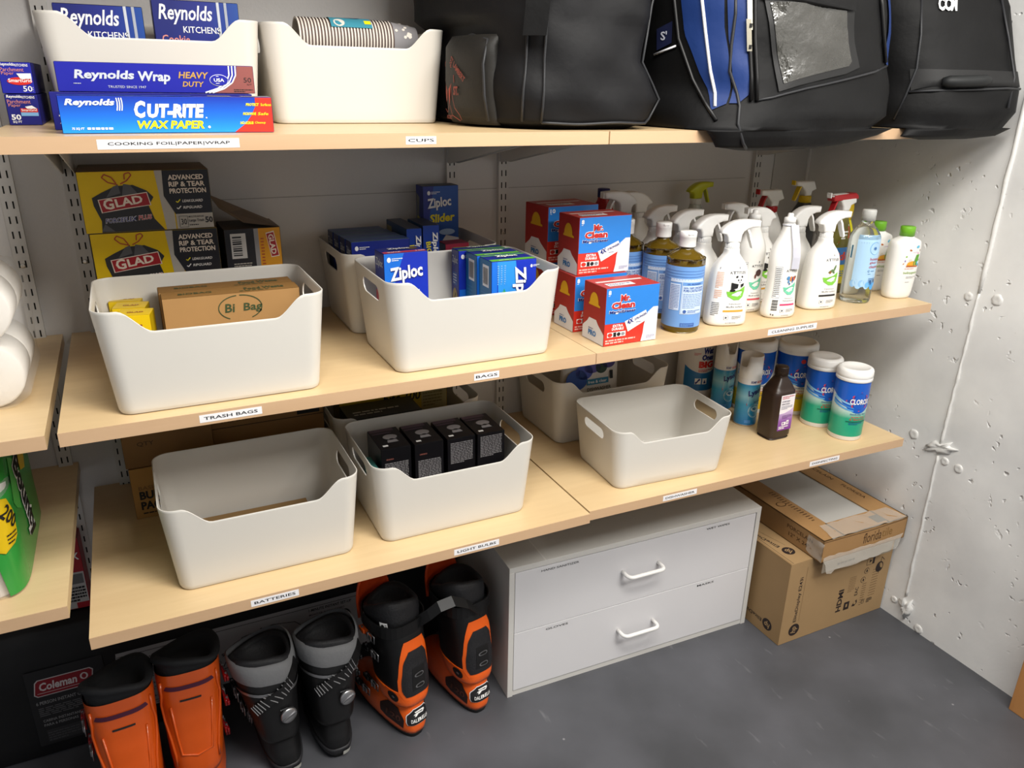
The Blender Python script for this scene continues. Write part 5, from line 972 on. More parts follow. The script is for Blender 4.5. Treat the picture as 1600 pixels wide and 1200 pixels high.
# red pack at the wall behind
b, fr, lf, tp, rt = carton(.075, .05, .20, mat('#a8242e', .4), mat('#8c1c26', .4)); b.pr_rect(fr, .002, .002, .073, .105, mat('#bdbab8', .5), 1); b.pr_rect(fr, .04, .072, .07, .10, mat('#6d6d6d', .5), 2); b.pr_lines(fr, .03, .02, .04, .045, 5, K, 4, 2, .6); b.pr_text(fr, 'MIX', .03, .14, .04, .02, W, .02); b.pr_rect(fr, .045, .002, .073, .018, mat('#a8242e', .4), 2)
fplace(b, .05, 'red_pack', 'red and white pack standing at the wall in the gap between the lower shelves', 'pack', -.106, -.067, .3695, -.05)

# ---------------------------------------------------------------- drawer cabinet
CW = mat('#d6d4cf', .4, noise=.015, scale=12); CF = mat('#dfdee0', .38, noise=.015, scale=10)
t = thing('drawer_cabinet', 'low white two drawer cabinet standing on floor under the lower shelf', 'drawer cabinet', (.9225, -.4455, 0), -.032)
w_, d_, h_ = .842, .405, .43; p = .016
b = MB(); b.box((0, 0, 0), (p, d_, h_-p), CW, .0008); b.box((w_-p, 0, 0), (w_, d_, h_-p), CW, .0008); b.box((0, 0, h_-p), (w_, d_, h_), CW, .0008); b.box((p, .004, 0), (w_-p, d_, p), CW); b.box((p, d_-.006, p), (w_-p, d_, h_-p), CW); b.box((.105, -.0003, h_-.0002), (.109, d_, h_+.0002), mat('#e6e4df', .4)); b.build('body', t)
for k, (z0, z1, l1, l2) in enumerate(((.2155, .411, ('HAND SANITIZER', .095, .115), ('WET WIPES', .64, .085)), (.0185, .2135, ('GLOVES', .115, .070), ('MASKS', .63, .062)))):
    b = MB(); b.box((p+.002, .0015, z0), (w_-p-.002, .016, z1), CF, .0008)
    dr = b.build('drawer', t); b = MB(); fn = plane((0, .0015, 0), (1, 0, 0), (0, 0, 1))
    for tx, x, wd in (l1, l2):
        b = MB(); b.pr_text(plane((0, .0008, 0), (1, 0, 0), (0, 0, 1)), tx, x, z1-.016, wd, .0065, INK, .004, 0, 0); b.build('label_strip', dr)
    zc = z0+.105+(.006 if k == 0 else .0); x0, x1 = .355, .476; q = .028
    pts = [(x0, .0015, zc), (x0, -.020, zc)]+[(x0+q*.5-q*.5*math.cos(a), -.020-.016*math.sin(a), zc) for a in (.4, .8, 1.2, 1.57)]+[(x1-q*.5+q*.5*math.cos(a), -.020-.016*math.sin(a), zc) for a in (1.57, 1.2, .8, .4)]+[(x1, -.020, zc), (x1, .0015, zc)]
    b = MB(); b.tube(pts, .0058, mat('#f0efec', .3), 12); b.build('handle', dr)

# ---------------------------------------------------------------- monitor carton and tile carton
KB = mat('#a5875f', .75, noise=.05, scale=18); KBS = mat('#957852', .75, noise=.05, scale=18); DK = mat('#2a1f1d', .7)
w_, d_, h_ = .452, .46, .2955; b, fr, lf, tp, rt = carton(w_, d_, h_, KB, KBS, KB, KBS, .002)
def hp(fn, u, v, r, rot):
    b.pr_ell(fn, u, v, r, r, DK, 1, 28); b.pr_text(fn, 'hp', u, v, r*1.15, r*1.25, KB, .02, .2, 2, rot, 'c')
hp(fr, .058, .042, .022, 1.57); b.pr_text(fr, 'EliteDisplay E243i', .064, .072, .165, .0165, DK, .012, 0, 1, 1.57); b.pr_line(fr, [(.072, .072), (.072, .27)], .0008, mat('#6d5236', .7), 1)
b.pr_text(fr, 'HDMI', .255, .050, .085, .022, DK, .035, 0, 1, 1.57)
b.pr_rect(fr, .268, .048, .292, .078, DK, 1); b.pr_rect(fr, .276, .058, .283, .070, KB, 2)
b.pr_poly(fr, [(.305, .052), (.313, .066), (.325, .074), (.328, .062), (.318, .050)], DK, 1); b.pr_ell(fr, .317, .063, .005, .006, KB, 2); b.pr_text(fr, 'EAC', .322, .092, .032, .014, DK, .01, 0, 1, 1.57)
b.pr_lines(fr, .272, .115, .03, .06, 9, mat('#6d5236', .7), 4, 1, .25); b.pr_lines(fr, .338, .045, .018, .09, 10, mat('#6d5236', .7), 6, 1, .25); b.pr_lines(fr, .375, .06, .03, .12, 12, mat('#6d5236', .7), 7, 1, .2)
b.pr_text(fr, 'CE', .362, .048, .018, .014, DK, .0, 0, 1, 1.57); b.pr_lines(fr, .372, .046, .025, .016, 3, DK, 3, 1, .6)
for u, v, r in ((.336, .146, .011), (.345, .178, .011)): b.pr_ell(fr, u, v, r, r, DK, 1, 20); b.pr_ell(fr, u, v, r*.86, r*.86, KB, 2, 20); b.pr_ell(fr, u, v, r*.3, r*.5, DK, 3, 10)
for q in (((.338, .20), (.372, .20), (.372, .228), (.338, .228), (.338, .20)),): b.pr_line(fr, q, .0012, DK, 1)
b.pr_rect(fr, .363, .20, .372, .228, DK, 2); b.pr_ell(fr, .353, .213, .007, .007, DK, 2, 3)
b.pr_ell(fr, .402, .178, .017, .020, DK, 1, 20); b.pr_ell(fr, .408, .183, .006, .012, KB, 2, 12, .5); b.pr_line(fr, [(.402, .155), (.405, .215), (.42, .20)], .0015, DK, 2)
hp(lf, d_-.055, .042, .020, 3.14); b.pr_text(lf, 'EliteDisplay', d_-.080, .052, .11, .016, DK, .012, 0, 1, 3.14)
hp(tp, .048, .062, .020, 2.2); b.pr_text(tp, 'EliteDisplay', .046, .092, .13, .017, DK, .012, 0, 1, 1.75); b.pr_line(tp, [(.062, .09), (.032, .24)], .0008, DK, 1); b.pr_rect(tp, .0, .002, .006, d_-.002, KBS, 1); b.pr_line(tp, [(.012, .003), (.012, d_-.003)], .0012, DK, 1)
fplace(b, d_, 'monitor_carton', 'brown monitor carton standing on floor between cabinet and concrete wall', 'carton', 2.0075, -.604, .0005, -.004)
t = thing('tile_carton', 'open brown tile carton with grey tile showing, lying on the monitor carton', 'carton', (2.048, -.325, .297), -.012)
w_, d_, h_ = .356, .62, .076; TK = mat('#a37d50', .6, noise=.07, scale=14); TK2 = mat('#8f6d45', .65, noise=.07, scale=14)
b = MB(); X, Y = w_/2, d_/2
b.box((-X, -Y, 0), (X, Y, .003), TK2); b.box((-X, -Y, 0), (X, -Y+.003, h_), TK); b.box((-X, Y-.003, 0), (X, Y, h_), TK); b.box((-X, -Y, 0), (-X+.003, Y, h_), TK2); b.box((X-.003, -Y, 0), (X, Y, h_), TK2)
b.box((-X, -Y, h_-.003), (-X+.085, Y, h_), TK); b.box((X-.085, -Y, h_-.003), (X, Y, h_), TK); b.box((-X+.08, -Y, h_-.003), (X-.08, -Y+.075, h_), TK); b.box((-X+.08, Y-.05, h_-.003), (X-.08, Y, h_), TK)
ft = plane((-X, -Y, 0), (1, 0, 0), (0, 0, 1)); fl = plane((-X, Y, 0), (0, -1, 0), (0, 0, 1)); ftp = plane((-X, -Y, h_), (1, 0, 0), (0, 1, 0)); PRN = mat('#4a3018', .7)
b.pr_text(ft, 'florida', .170, .024, .078, .036, PRN, .0, 0, 1); b.pr_text(ft, 'tile', .250, .028, .045, .030, mat('#83602f', .7), 0, 0, 1); b.pr_line(ft, [(.002, h_-.006), (.2, h_-.010), (w_-.002, h_-.005)], .002, PRN, 1)
b.pr_text(fl, 'PORCELAIN', d_-.145, .045, .105, .013, PRN, .01, 0, 1); b.pr_text(fl, '12" X 24"', d_-.135, .022, .085, .013, PRN, .01, 0, 1); b.pr_lines(fl, .05, .03, .15, .02, 2, PRN, 3)
b.pr_rect(ftp, .03, .40, .062, .50, PRN, 1); b.pr_ell(ftp, .04, .22, .018, .014, PRN, 1); b.pr_ell(ftp, .04, .22, .015, .011, TK, 2); b.pr_lines(ftp, .055, .10, .018, .2, 16, PRN, 5, 1, .3); b.pr_text(ftp, 'PORCELAIN', w_-.035, .42, .14, .014, PRN, .01, 0, 1, -1.57); b.pr_text(ftp, 'FLORIDA', w_-.035, .24, .10, .014, PRN, .01, 0, 1, -1.57); b.pr_rect(ftp, .235, .012, .275, .05, mat('#55524e', .5), 1)
b.build('carton_body', t)
b = MB(); b.box((-X+.02, -Y+.012, .003), (X-.035, Y-.012, h_-.0045), mat('#b3b1ac', .5, noise=.04, scale=8), .002); b.build('tile_stack', t)
b = MB(); TAPE = mat('#e8e4da', .1, alpha=.32, spec=.9); rd = random.Random(2)
def film(p0, p1, q0, q1, n, am):
    vs = []; fs = []
    for i in range(n+1):
        for j in range(5):
            s, r_ = i/n, j/4; P = Vector(p0).lerp(Vector(p1), s).lerp(Vector(q0).lerp(Vector(q1), s), r_); vs.append(P+Vector((rd.uniform(-am, am), rd.uniform(-am, 0), rd.uniform(-am, am))))
    for i in range(n):
        for j in range(4): a = i*5+j; fs.append([a, a+5, a+6, a+1])
    b.add(vs, fs, TAPE, True)
film((-X+.005, -Y-.002, .020), (X-.01, -Y-.002, .020), (-X+.012, -Y-.016, -.030), (X-.05, -Y-.014, -.018), 16, .004); film((-X+.05, -Y+.07, h_+.002), (X-.02, -Y+.07, h_+.002), (-X+.03, -Y-.002, h_+.003), (X-.01, -Y-.002, h_+.002), 16, .003); film((-X-.002, -Y+.06, h_*.9), (-X-.002, -Y+.06, .01), (-X-.003, -Y-.003, h_*.9), (-X-.003, -Y-.003, .006), 8, .003)
b.build('packing_tape', t)
b = MB(); b.box((-X+.006, -Y-.006, -.034), (X-.055, -Y-.0045, .004), mat('#8f8474', .5)); b.pr_lines(plane((-X+.006, -Y-.0064, -.034), (1, 0, 0), (0, 0, 1)), .06, .012, .12, .014, 1, mat('#5d5346', .6), 3); b.build('hanging_flap', t)

# ---------------------------------------------------------------- black tent bag with its printed panels
NY = mat('#141416', .62, bump=.25, scale=40)
def chaikin(p, n):
    for _ in range(n):
        q = []
        for i in range(len(p)):
            a, c = p[i], p[(i+1) % len(p)]; q += [tuple(a[k]*.75+c[k]*.25 for k in range(2)), tuple(a[k]*.25+c[k]*.75 for k in range(2))]
        p = q
    return p
def softloft(b, levels, mt, n=3, am=0, seed=1, sub=3, keep=None):
    """soft bag: outline corner points per height, rounded, with fabric wrinkles"""
    rd = random.Random(seed); ph = [rd.uniform(0, 6.28) for _ in range(8)]
    Ls = []
    for (z0, p0), (z1, p1) in zip(levels, levels[1:]):
        for k in range(sub): t_ = k/sub; Ls.append((z0+(z1-z0)*t_, [tuple(a[i]*(1-t_)+c[i]*t_ for i in range(2)) for a, c in zip(p0, p1)]))
    Ls.append(levels[-1]); rs = []
    for i, (z, p) in enumerate(Ls):
        ring = chaikin(p, n); cx = sum(q[0] for q in ring)/len(ring); cy = sum(q[1] for q in ring)/len(ring); out = []
        for j, (x, y) in enumerate(ring):
            u = j/len(ring)*6.28
            a = am*(.45*math.sin(9*x*4+z*23+ph[0])+.35*math.sin(z*61+x*17+ph[1])+.3*math.sin((x+z)*47+ph[2])+.3*math.sin((x-z)*38+y*21+ph[3]))
            if keep and not keep(x, y, z): a = 0
            d = Vector((x-cx, y-cy, 0)); d.normalize(); out.append((x+d.x*a, y+d.y*a, z+(a*.3 if 0 < i < len(Ls)-1 else 0)))
        rs.append(out)
    b.rings(rs, mt); return rs
t = thing('tent_bag', 'long black tent bag on floor at wall with printed panels, behind the ski boots', 'bag', (0, 0, 0))
b = MB(); q = lambda x0, x1, y0, y1: [(x0, y0), ((x0+x1)/2, y0-.004), (x1, y0), (x1, y1), ((x0+x1)/2, y1), (x0, y1)]
softloft(b, [(.001, q(-.68, .86, -.125, -.03)), (.012, q(-.70, .885, -.134, -.02)), (.15, q(-.71, .895, -.138, -.016)), (.28, q(-.70, .885, -.134, -.016)), (.345, q(-.69, .87, -.122, -.018)), (.366, q(-.66, .84, -.11, -.03))], NY, 2, .004, 3); b.build('bag_body', t)
pl = plane((-.232, -.1435, .045), (1, 0, 0), (0, .012, 1)); b = MB(); b.pr_rect(pl, 0, 0, .17, .225, mat('#232325', .5), 0, 1, 1)
def rrect(u0, v0, u1, v1, r, sh=0): return [(u0+r+sh*0, v0), (u1-r, v0), (u1, v0+r), (u1+sh, v1-r), (u1-r+sh, v1), (u0+r+sh, v1), (u0+sh, v1-r), (u0, v0+r)]
b.pr_poly(pl, rrect(.012, .148, .140, .198, .007, .006), mat('#c9c2c2', .4), 1); b.pr_poly(pl, rrect(.0145, .1505, .1375, .1955, .006, .006), mat('#8c1622', .4), 2); b.pr_text(pl, 'Coleman', .026, .164, .082, .024, mat('#d8cfcf', .4), .03, .15, 3); b.pr_line(pl, [(.020, .158), (.136, .158)], .0012, mat('#d8cfcf', .4), 3); b.pr_ell(pl, .124, .178, .009, .010, mat('#d8cfcf', .4), 3); b.pr_ell(pl, .124, .178, .005, .007, mat('#8c1622', .4), 4)
GT = mat('#8f8f90', .5); b.pr_text(pl, '6 PERSON INSTANT CABIN', .012, .124, .118, .010, GT, .015, 0, 1); b.pr_lines(pl, .014, .088, .14, .028, 5, mat('#5d5d5f', .5), 3, 1, .5); b.pr_text(pl, 'CABINA INSTANTANEA', .018, .070, .09, .008, GT, .012, 0, 1); b.pr_text(pl, 'PARA 6 PERSONAS', .018, .057, .075, .008, GT, .012, 0, 1); b.pr_rect(pl, .02, .008, .10, .045, mat('#343436', .5), 1); b.pr_lines(pl, .022, .01, .07, .03, 4, mat('#4d4d4f', .5), 5, 2); b.build('brand_panel', t)
pl = plane((-.050, -.1435, .075), (1, 0, 0), (0, .012, 1)); b = MB(); b.pr_poly(pl, [(.0, .0), (.70, .0), (.70, .185), (.018, .185)], mat('#a2a2a4', .5), 0); b.pr_rect(pl, .018, .172, .70, .1735, K, 1)
for k in range(4): b.pr_text(pl, str(k+1), .035-.004*k, .138-.042*k, .011, .018, K, .01, 0, 1); b.pr_text(pl, ('FIND A FLAT CLEAR SPOT', 'EXTEND THE CENTER POLES', 'ATTACH THE RAINFLY', 'STAKE THE TENT')[k], .052-.004*k, .150-.042*k, .10, .006, K, .01, 0, 1); b.pr_lines(pl, .052-.004*k, .130-.042*k, .12, .014, 2, mat('#5f5f60', .6), k, 1, .35)
b.pr_text(pl, '1-MINUTE INSTANT SET-UP', .50, .158, .12, .009, K, .02, 0, 1); b.pr_text(pl, 'MONTAJE INSTANTANEO', .50, .143, .10, .007, K, .01, 0, 1)
b.pr_line(pl, [(.26, .05), (.285, .10), (.32, .135), (.40, .150), (.46, .14), (.50, .10), (.51, .05)], .0018, K, 1); b.pr_line(pl, [(.26, .05), (.51, .05)], .0018, K, 1); b.pr_line(pl, [(.285, .10), (.40, .05), (.40, .150)], .0012, K, 1); b.pr_text(pl, '9', .262, .088, .008, .012, K, .02, 0, 1); b.pr_text(pl, '8', .366, .137, .008, .012, K, .02, 0, 1); b.pr_ell(pl, .60, .11, .018, .03, K, 1); b.build('instruction_panel', t)
# ---------------------------------------------------------------- ski boots, heels towards the room
class Boot:
    """stack of egg-shaped sections: (z, back y, front y, half width)"""
    def __init__(s, sec, lean=0): s.s = sec; s.lean = lean
    def at(s, z):
        p = s.s
        if z <= p[0][0]: return p[0][1:]
        for a, c in zip(p, p[1:]):
            if z <= c[0]: t = (z-a[0])/(c[0]-a[0]); t = t*t*(3-2*t)*.5+t*.5; return tuple(a[k]+(c[k]-a[k])*t for k in (1, 2, 3))
        return p[-1][1:]
    def pt(s, th, z, off=0):
        yb, yf, hw = s.at(z); cy = (yb+yf)/2; L = (yf-yb)/2+off; W_ = hw+off; c, d = math.cos(th), math.sin(th)
        e, f = (.64, .80) if d < 0 else (.90, .95)
        return Vector((W_*sgn(c)*abs(c)**e+s.lean*z, cy+L*sgn(d)*abs(d)**f, z))
    def mesh(s, b, mt, z0, z1, n=10, N=40, off=0, cap0=True, cap1=True, tilt=0):
        b.rings([[s.pt(2*math.pi*j/N, z0+(z1-z0)*k/n+tilt*math.sin(2*math.pi*j/N)*(k/n), off) for j in range(N)] for k in range(n+1)], mt, cap0, cap1)
    def fn(s, turn=0): return lambda u, v, l: s.pt(-math.pi/2+turn+u/.06, v, .0012+.0006*l)
SHELL = [(0, .004, .292, .036), (.012, .0, .298, .042), (.03, -.004, .299, .047), (.055, -.002, .295, .049), (.08, .006, .275, .0475), (.105, .012, .225, .046), (.135, .016, .185, .046), (.165, .018, .17, .045), (.18, .02, .16, .043)]
CUFF = [(.10, .006, .150, .049), (.12, .001, .165, .053), (.15, .004, .175, .056), (.19, .010, .178, .058), (.24, .020, .184, .0605), (.29, .034, .195, .064), (.33, .048, .207, .066), (.37, .062, .222, .066), (.41, .078, .235, .064)]
def buckle(t, B, th, z, mt, met):
    b = MB(); p = B.pt(th, z, .004); d = (B.pt(th+.12, z, .004)-p).normalized(); n_ = Vector((d.y, -d.x, 0))
    if n_.dot(p-Vector((B.lean*z, .1, z))) < 0: n_ = -n_
    b.M = Matrix(((d.x, 0, n_.x, p.x), (d.y, 0, n_.y, p.y), (0, 1, 0, p.z), (0, 0, 0, 1)))
    b.box((-.030, -.009, 0), (.022, .009, .006), mt, .002, 2, True); b.box((-.034, -.006, .005), (-.006, .006, .011), mt, .002, 2, True); b.box((.004, -.007, .005), (.030, .007, .008), met, .001)
    b.tube([(.008, .011, .004), (.04, .010, .003), (.04, -.010, .003), (.008, -.011, .004)], .0014, met, 6)
    for x in (-.02, .012): b.box((x-.002, -.011, .004), (x+.002, .011, .009), met, .0006)
    b.build('buckle', t)
OR = mat('#f0641a', .28, coat=.3); ORD = mat('#c9500f', .3, coat=.4); BLKP = mat('#151516', .42); BLKS = mat('#1d1d20', .6, bump=.3, scale=160); MET = mat('#9a9a9c', .3, .8); REDM = mat('#8a0f16', .25, coat=.4); GRY = mat('#77787a', .6, bump=.2, scale=120); RUB = mat('#121212', .7)
def boot(label, x, y, rz, lean, group, style, side):
    t = thing('ski_boot', label, 'ski boot', (x, y, .0006), rz, group); S = Boot([(z, yb, yf, hw*(1.24 if style == 'orange' else 1)) for z, yb, yf, hw in SHELL], lean); C = Boot([(z, yb-(.010 if style == 'black' and z > .2 else 0), yf, hw*(1+(.16*min(1, max(0, (z-.15)/.1)) if style == 'black' else .07 if style == 'orange' else 0))) for z, yb, yf, hw in CUFF], lean)
    b = MB(); S.mesh(b, RUB, 0, .016, 3); b.build('sole', t)
    sh = {'dal': OR, 'orange': ORD, 'black': BLKP}[style]
    b = MB(); S.mesh(b, sh, .0155, .175, 18, 44); b.build('shell', t); fs = S.fn()
    top = {'dal': .318, 'orange': .345, 'black': .283}[style]; cm = {'dal': BLKP, 'orange': ORD, 'black': BLKP}[style]
    b = MB(); C.mesh(b, cm, .105, top, 18, 48, cap1=False, tilt=-.014); fc = C.fn(); cuff = b.build('cuff', t)
    # liner, open at the top
    b = MB(); lm = {'dal': BLKS, 'orange': mat('#17181b', .75, bump=.2, scale=120), 'black': BLKS}[style]; lt = {'dal': .362, 'orange': .368, 'black': .312}[style]; N = 40
    def lr(z, off, k): return [C.pt(2*math.pi*j/N, z+k*(-.020*math.sin(2*math.pi*j/N)+.010*math.sin(4*math.pi*j/N)), off) for j in range(N)]
    fl = .006 if style == 'orange' else .0
    b.rings([lr(top-.03, -.004, 0), lr(top+.01, -.004, .5), lr((top+lt)/2, -.001+fl*.5, 1), lr(lt-.006, .0+fl, 1), lr(lt, -.004+fl, 1), lr(lt, -.012+fl, 1), lr(lt-.01, -.016, 1), lr(top-.02, -.016, 0)], lm); b.build('liner', t)
    if style == 'dal':
        b = MB(); C.mesh(b, OR, .103, .150, 6, 48, .0012, True, True, 0); b.build('cuff_base', t)
        b = MB(); B_ = lambda l, k: [(x*k, .066+(z-.075)*k*.92) for x, z in l]; bo = [(-.030, .046), (.026, .044), (.037, .062), (.034, .088), (.018, .104), (-.010, .104), (-.034, .084), (-.036, .06)]
        patch(b, fs, B_(bo, .90), mat('#e9e9e9', .4), 1); patch(b, fs, B_(bo, .84), BLKS, 2)
        for q in ([(-.010, .083), (.006, .083), (.011, .088), (.010, .093), (-.007, .093), (-.005, .0895), (.006, .0895), (.005, .0865), (-.008, .0865)], [(-.004, .088), (.001, .088), (-.004, .079), (-.008, .079)]): b.pr_poly(fs, B_(q, 1.0), W, 5)
        b.pr_text(fs, 'DALBELLA', -.019, .055, .038, .0095, W, .015, .1, 5); b.build('heel_badge', t)
        b = MB(); fr_ = [(-.036, .128), (.034, .128), (.047, .150), (.045, .185), (.030, .265), (.020, .288), (-.014, .288), (-.032, .25), (-.048, .185), (-.05, .150)]; patch(b, fc, fr_, OR, 1, 10, 14)
        ins = [(-.028, .139), (.026, .139), (.036, .156), (.034, .186), (.024, .245), (.013, .262), (-.008, .262), (-.024, .238), (-.037, .186), (-.039, .156)]; patch(b, fc, ins, BLKS, 3, 10, 12); b.build('spine_frame', t)
        b = MB(); patch(b, fc, [(-.010, .155), (.012, .155), (.012, .215), (-.006, .215)], BLKP, 5, 4, 6)
        for z in (.165, .195): b.pr_ell(fc, .002, z, .006, .006, MET, 7, 14); b.pr_ell(fc, .002, z, .004, .004, K, 8, 10)
        b.build('walk_lever', t)
        for s_ in (-1, 1):
            b = MB(); fq = C.fn(s_*1.12); patch(b, fq, [(-.019, .118), (.019, .118), (.024, .132), (.019, .150), (-.019, .150), (-.024, .132)], OR, 1); b.pr_ell(fq, 0, .133, .0145, .0145, BLKP, 3, 20); b.pr_ell(fq, 0, .133, .004, .004, MET, 4, 10); b.build('pivot', t)
            b = MB(); fq = S.fn(s_*1.0); patch(b, fq, [(-.022, .040), (.020, .032), (.024, .060), (.010, .090), (-.012, .096), (-.024, .07)], mat('#2a1512', .5), 1); b.pr_text(fq, '120', -.014, .05, .03, .018, mat('#4a2a20', .5), .02, .1, 3); b.build('side_badge', t)
        b = MB(); rs = []
        for i in range(9):
            v = i/8; hw = .050*math.sqrt(max(.02, 1-max(0, v-.35)**2/.43)) if v > .35 else .050
            rs.append([(lean*(.285+.118*v)+hw*k/4, .226+.020*v-.030*(k/4)**2, .285+.118*v) for k in range(-4, 5)])
        b.rings(rs, mat('#d8480f', .5), False, False, closed=False); o = b.build('tongue', t); md = o.modifiers.new('thick', 'SOLIDIFY'); md.thickness = .006
        b = MB(); fq = C.fn(-.75); b.M = Matrix(); L_ = lambda u, v, l: C.pt(-math.pi/2-.85+u/.06, v-.018, .0045+.0004*l); b.pr_rect(L_, -.012, .345, .008, .362, W, 1, 3); b.pr_ell(L_, -.005, .353, .004, .005, K, 2, 10); b.pr_lines(L_, .001, .347, .006, .012, 3, K, 3, 2); b.build('liner_tag', t)
        for z in (.235, .285): buckle(t, C, math.pi*(.93 if side < 0 else .07), z, OR if z > .25 else BLKP, MET)
        for z in (.075, .115): buckle(t, S, math.pi*(.90 if side < 0 else .10), z, BLKP, MET)
        b = MB(); b.ribbon([C.pt(a, .318, .006) for a in [-.2+2*math.pi*k/30-math.pi*.5 for k in range(31)]], (0, .0, .035), .003, BLKP); b.build('power_strap', t)
    elif style == 'orange':
        b = MB(); patch(b, fc, [(-.040, .326), (.040, .326), (.034, .336), (-.034, .336)], mat('#4a1d33', .35), 2, 10, 3); b.pr_rect(fc, -.010, .302, .010, .306, K, 2, 4)
        b.build('spoiler_slot', t)
        b = MB()
        for s_ in (-1, 1): b.tube([C.pt(-math.pi/2+s_*u/.06, v, .0015) for u, v in ((.050, .34), (.052, .31), (.060, .285), (.058, .25), (.046, .21), (.040, .17), (.042, .14))], .0032, ORD, 6)
        b.tube([C.pt(-math.pi/2+u/.06, v, .0012) for u, v in ((-.030, .29), (-.026, .22), (-.022, .175), (0, .168), (.022, .175), (.026, .22), (.030, .29))], .0026, ORD, 6); b.build('shell_ribs', t)
        for z in (.225, .285): buckle(t, C, math.pi*(.97 if side < 0 else .03), z, REDM, MET)
        for z in (.07, .115): buckle(t, S, math.pi*(.92 if side < 0 else .08), z, REDM, MET)
    else:
        b = MB(); N = 44
        b.rings([[C.pt(2*math.pi*j/N, z+.010*math.sin(4*math.pi*j/N+.6)-.010*math.sin(2*math.pi*j/N), o_) for j in range(N)] for z, o_ in ((.268, .002), (.271, .0035), (.298, .0045), (.313, .003), (.315, -.002))], GRY, False, False); b.build('liner_collar', t)
        b = MB(); b.rings([[C.pt(2*math.pi*j/N, z+.008*math.sin(4*math.pi*j/N+.6)-.010*math.sin(2*math.pi*j/N), .0035) for j in range(N)] for z in (.243, .245, .248, .250)], MET, False, False); b.build('cuff_trim', t)
        b = MB(); pts = [C.pt(-math.pi/2+u/.06, v, .006) for u, v in ((-.035, .215), (-.02, .226), (-.005, .238), (.010, .251), (.026, .266), (.042, .282), (.058, .295))]; b.ribbon(pts, (-.008, 0, .026), .003, BLKP); st = b.build('power_strap', t); b = MB()
        for k in range(11):
            u = -.033+.058*k/10; v = .216+.052*k/10; b.ribbon([C.pt(-math.pi/2+(u-.005)/.06, v+.012, .0082), C.pt(-math.pi/2+(u+.005)/.06, v-.012, .0082)], (.0012, 0, .0012), .0015, mat('#8d8d8f', .5))
        b.build('strap_ribs', st)
        b = MB(); p = C.pt(-math.pi/2+.2, .180, .004); q_ = MB(); q_.lathe([(.0205, 0), (.0205, .005), (.018, .0075), (.002, .008)], mat('#b5b5b7', .28, .9), 26); q_.box((-.019, -.0022, .0075), (.019, .0022, .0105), mat('#8d8d90', .3, .9), .001)
        Mx = Matrix.Translation(p) @ Matrix.Rotation(R(12), 4, 'Z') @ Matrix.Rotation(R(88), 4, 'X') @ Matrix.Rotation(R(15), 4, 'Z')
        q_.v = [Mx @ v for v in q_.v]; q_.build('walk_dial', t)
        b = MB(); b.pr_lines(fc, .002, .195, .02, .006, 1, GRY, 3, 1); b.pr_rect(fc, -.035, .205, -.033, .232, GRY, 1); b.pr_rect(fc, -.028, .205, -.026, .232, GRY, 1); b.pr_rect(fc, -.022, .205, -.020, .232, GRY, 1); b.build('cuff_marks', t)
        b = MB(); S.mesh(b, mat('#232326', .5), .016, .034, 3, 40, .0035); b.build('heel_lug', t); b = MB(); b.pr_rect(fs, .002, .012, .022, .026, mat('#bdbdb6', .5), 9, 4); b.build('heel_label', t)
        for z in (.18, .225): buckle(t, C, math.pi*(.97 if side < 0 else .03), z, BLKP, MET)
        for z in (.07, .115): buckle(t, S, math.pi*(.92 if side < 0 else .08), z, BLKP, MET)
    return t
boot('orange ski boot at far left with red buckles on its left side', -.005, -.50, .06, -.01, 'plain orange ski boots', 'orange', -1)
boot('orange ski boot with red buckles on its right side, next to the black boots', .120, -.470, -.02, .02, 'plain orange ski boots', 'orange', 1)
boot('black ski boot with silver dial, left one of the pair with gray liner', .324, -.448, .06, -.08, 'black ski boots', 'black', -1)
boot('black ski boot with silver dial, right one of the pair with gray liner', .446, -.450, .04, .04, 'black ski boots', 'black', 1)
bl = boot('orange and black ski boot with heel badge, left one of the pair', .652, -.468, .30, .04, 'orange and black ski boots', 'dal', -1)
br = boot('orange and black ski boot with heel badge, right one beside the cabinet', .836, -.464, .20, .02, 'orange and black ski boots', 'dal', 1)
b = MB(); b.ribbon([(-.150, .085, .315), (-.125, .06, .345), (-.10, .05, .365), (-.06, .045, .368), (-.02, .04, .345), (.01, .03, .315)], (0, .02, .02), .0025, BLKP); b.build('carry_strap', br)
# ---------------------------------------------------------------- sports bags on the top shelf
NYG = mat('#131315', .6, bump=.5, scale=18, spec=.25); NYB = mat('#0c0c0d', .6, bump=.5, scale=20, spec=.25); NAVY = mat('#16316a', .55, bump=.4, scale=20, spec=.35); NAVD = mat('#141a3a', .55); PIPE = mat('#26272a', .5); BRICK = mat('#8c3a2c', .6)
def seam(b, pts, r=.003, mt=None): b.tube(pts, r, mt or PIPE, 7)
zb = ZT+.0012
def G(rs, off=.003):
    """point on a bag's own surface: u = place round the outline, dz = height over the shelf"""
    n = len(rs[0]); zs = [sum(p[2] for p in r)/n for r in rs]; cen = [(sum(p[0] for p in r)/n, sum(p[1] for p in r)/n) for r in rs]
    def at(u, i):
        a = int(math.floor(u)); f = u-a; p, q = rs[i][a % n], rs[i][(a+1) % n]; return Vector(p).lerp(Vector(q), f)
    def g(u, dz, l=0):
        z = zb+dz; i = max(k for k in range(len(zs)-1) if k == 0 or zs[k] <= z)
        f = max(0, min(1, (z-zs[i])/max(1e-6, zs[i+1]-zs[i]))); p = at(u, i).lerp(at(u, i+1), f)
        t_ = at(u+.4, i)-at(u-.4, i); nn = Vector((t_.y, -t_.x, 0)).normalized()
        p = p+nn*(off+.0008*l); return p
    return g
def panel(b, g, outline, mt, lift=1, n=12, m=14): patch(b, g, outline, mt, lift, n, m)
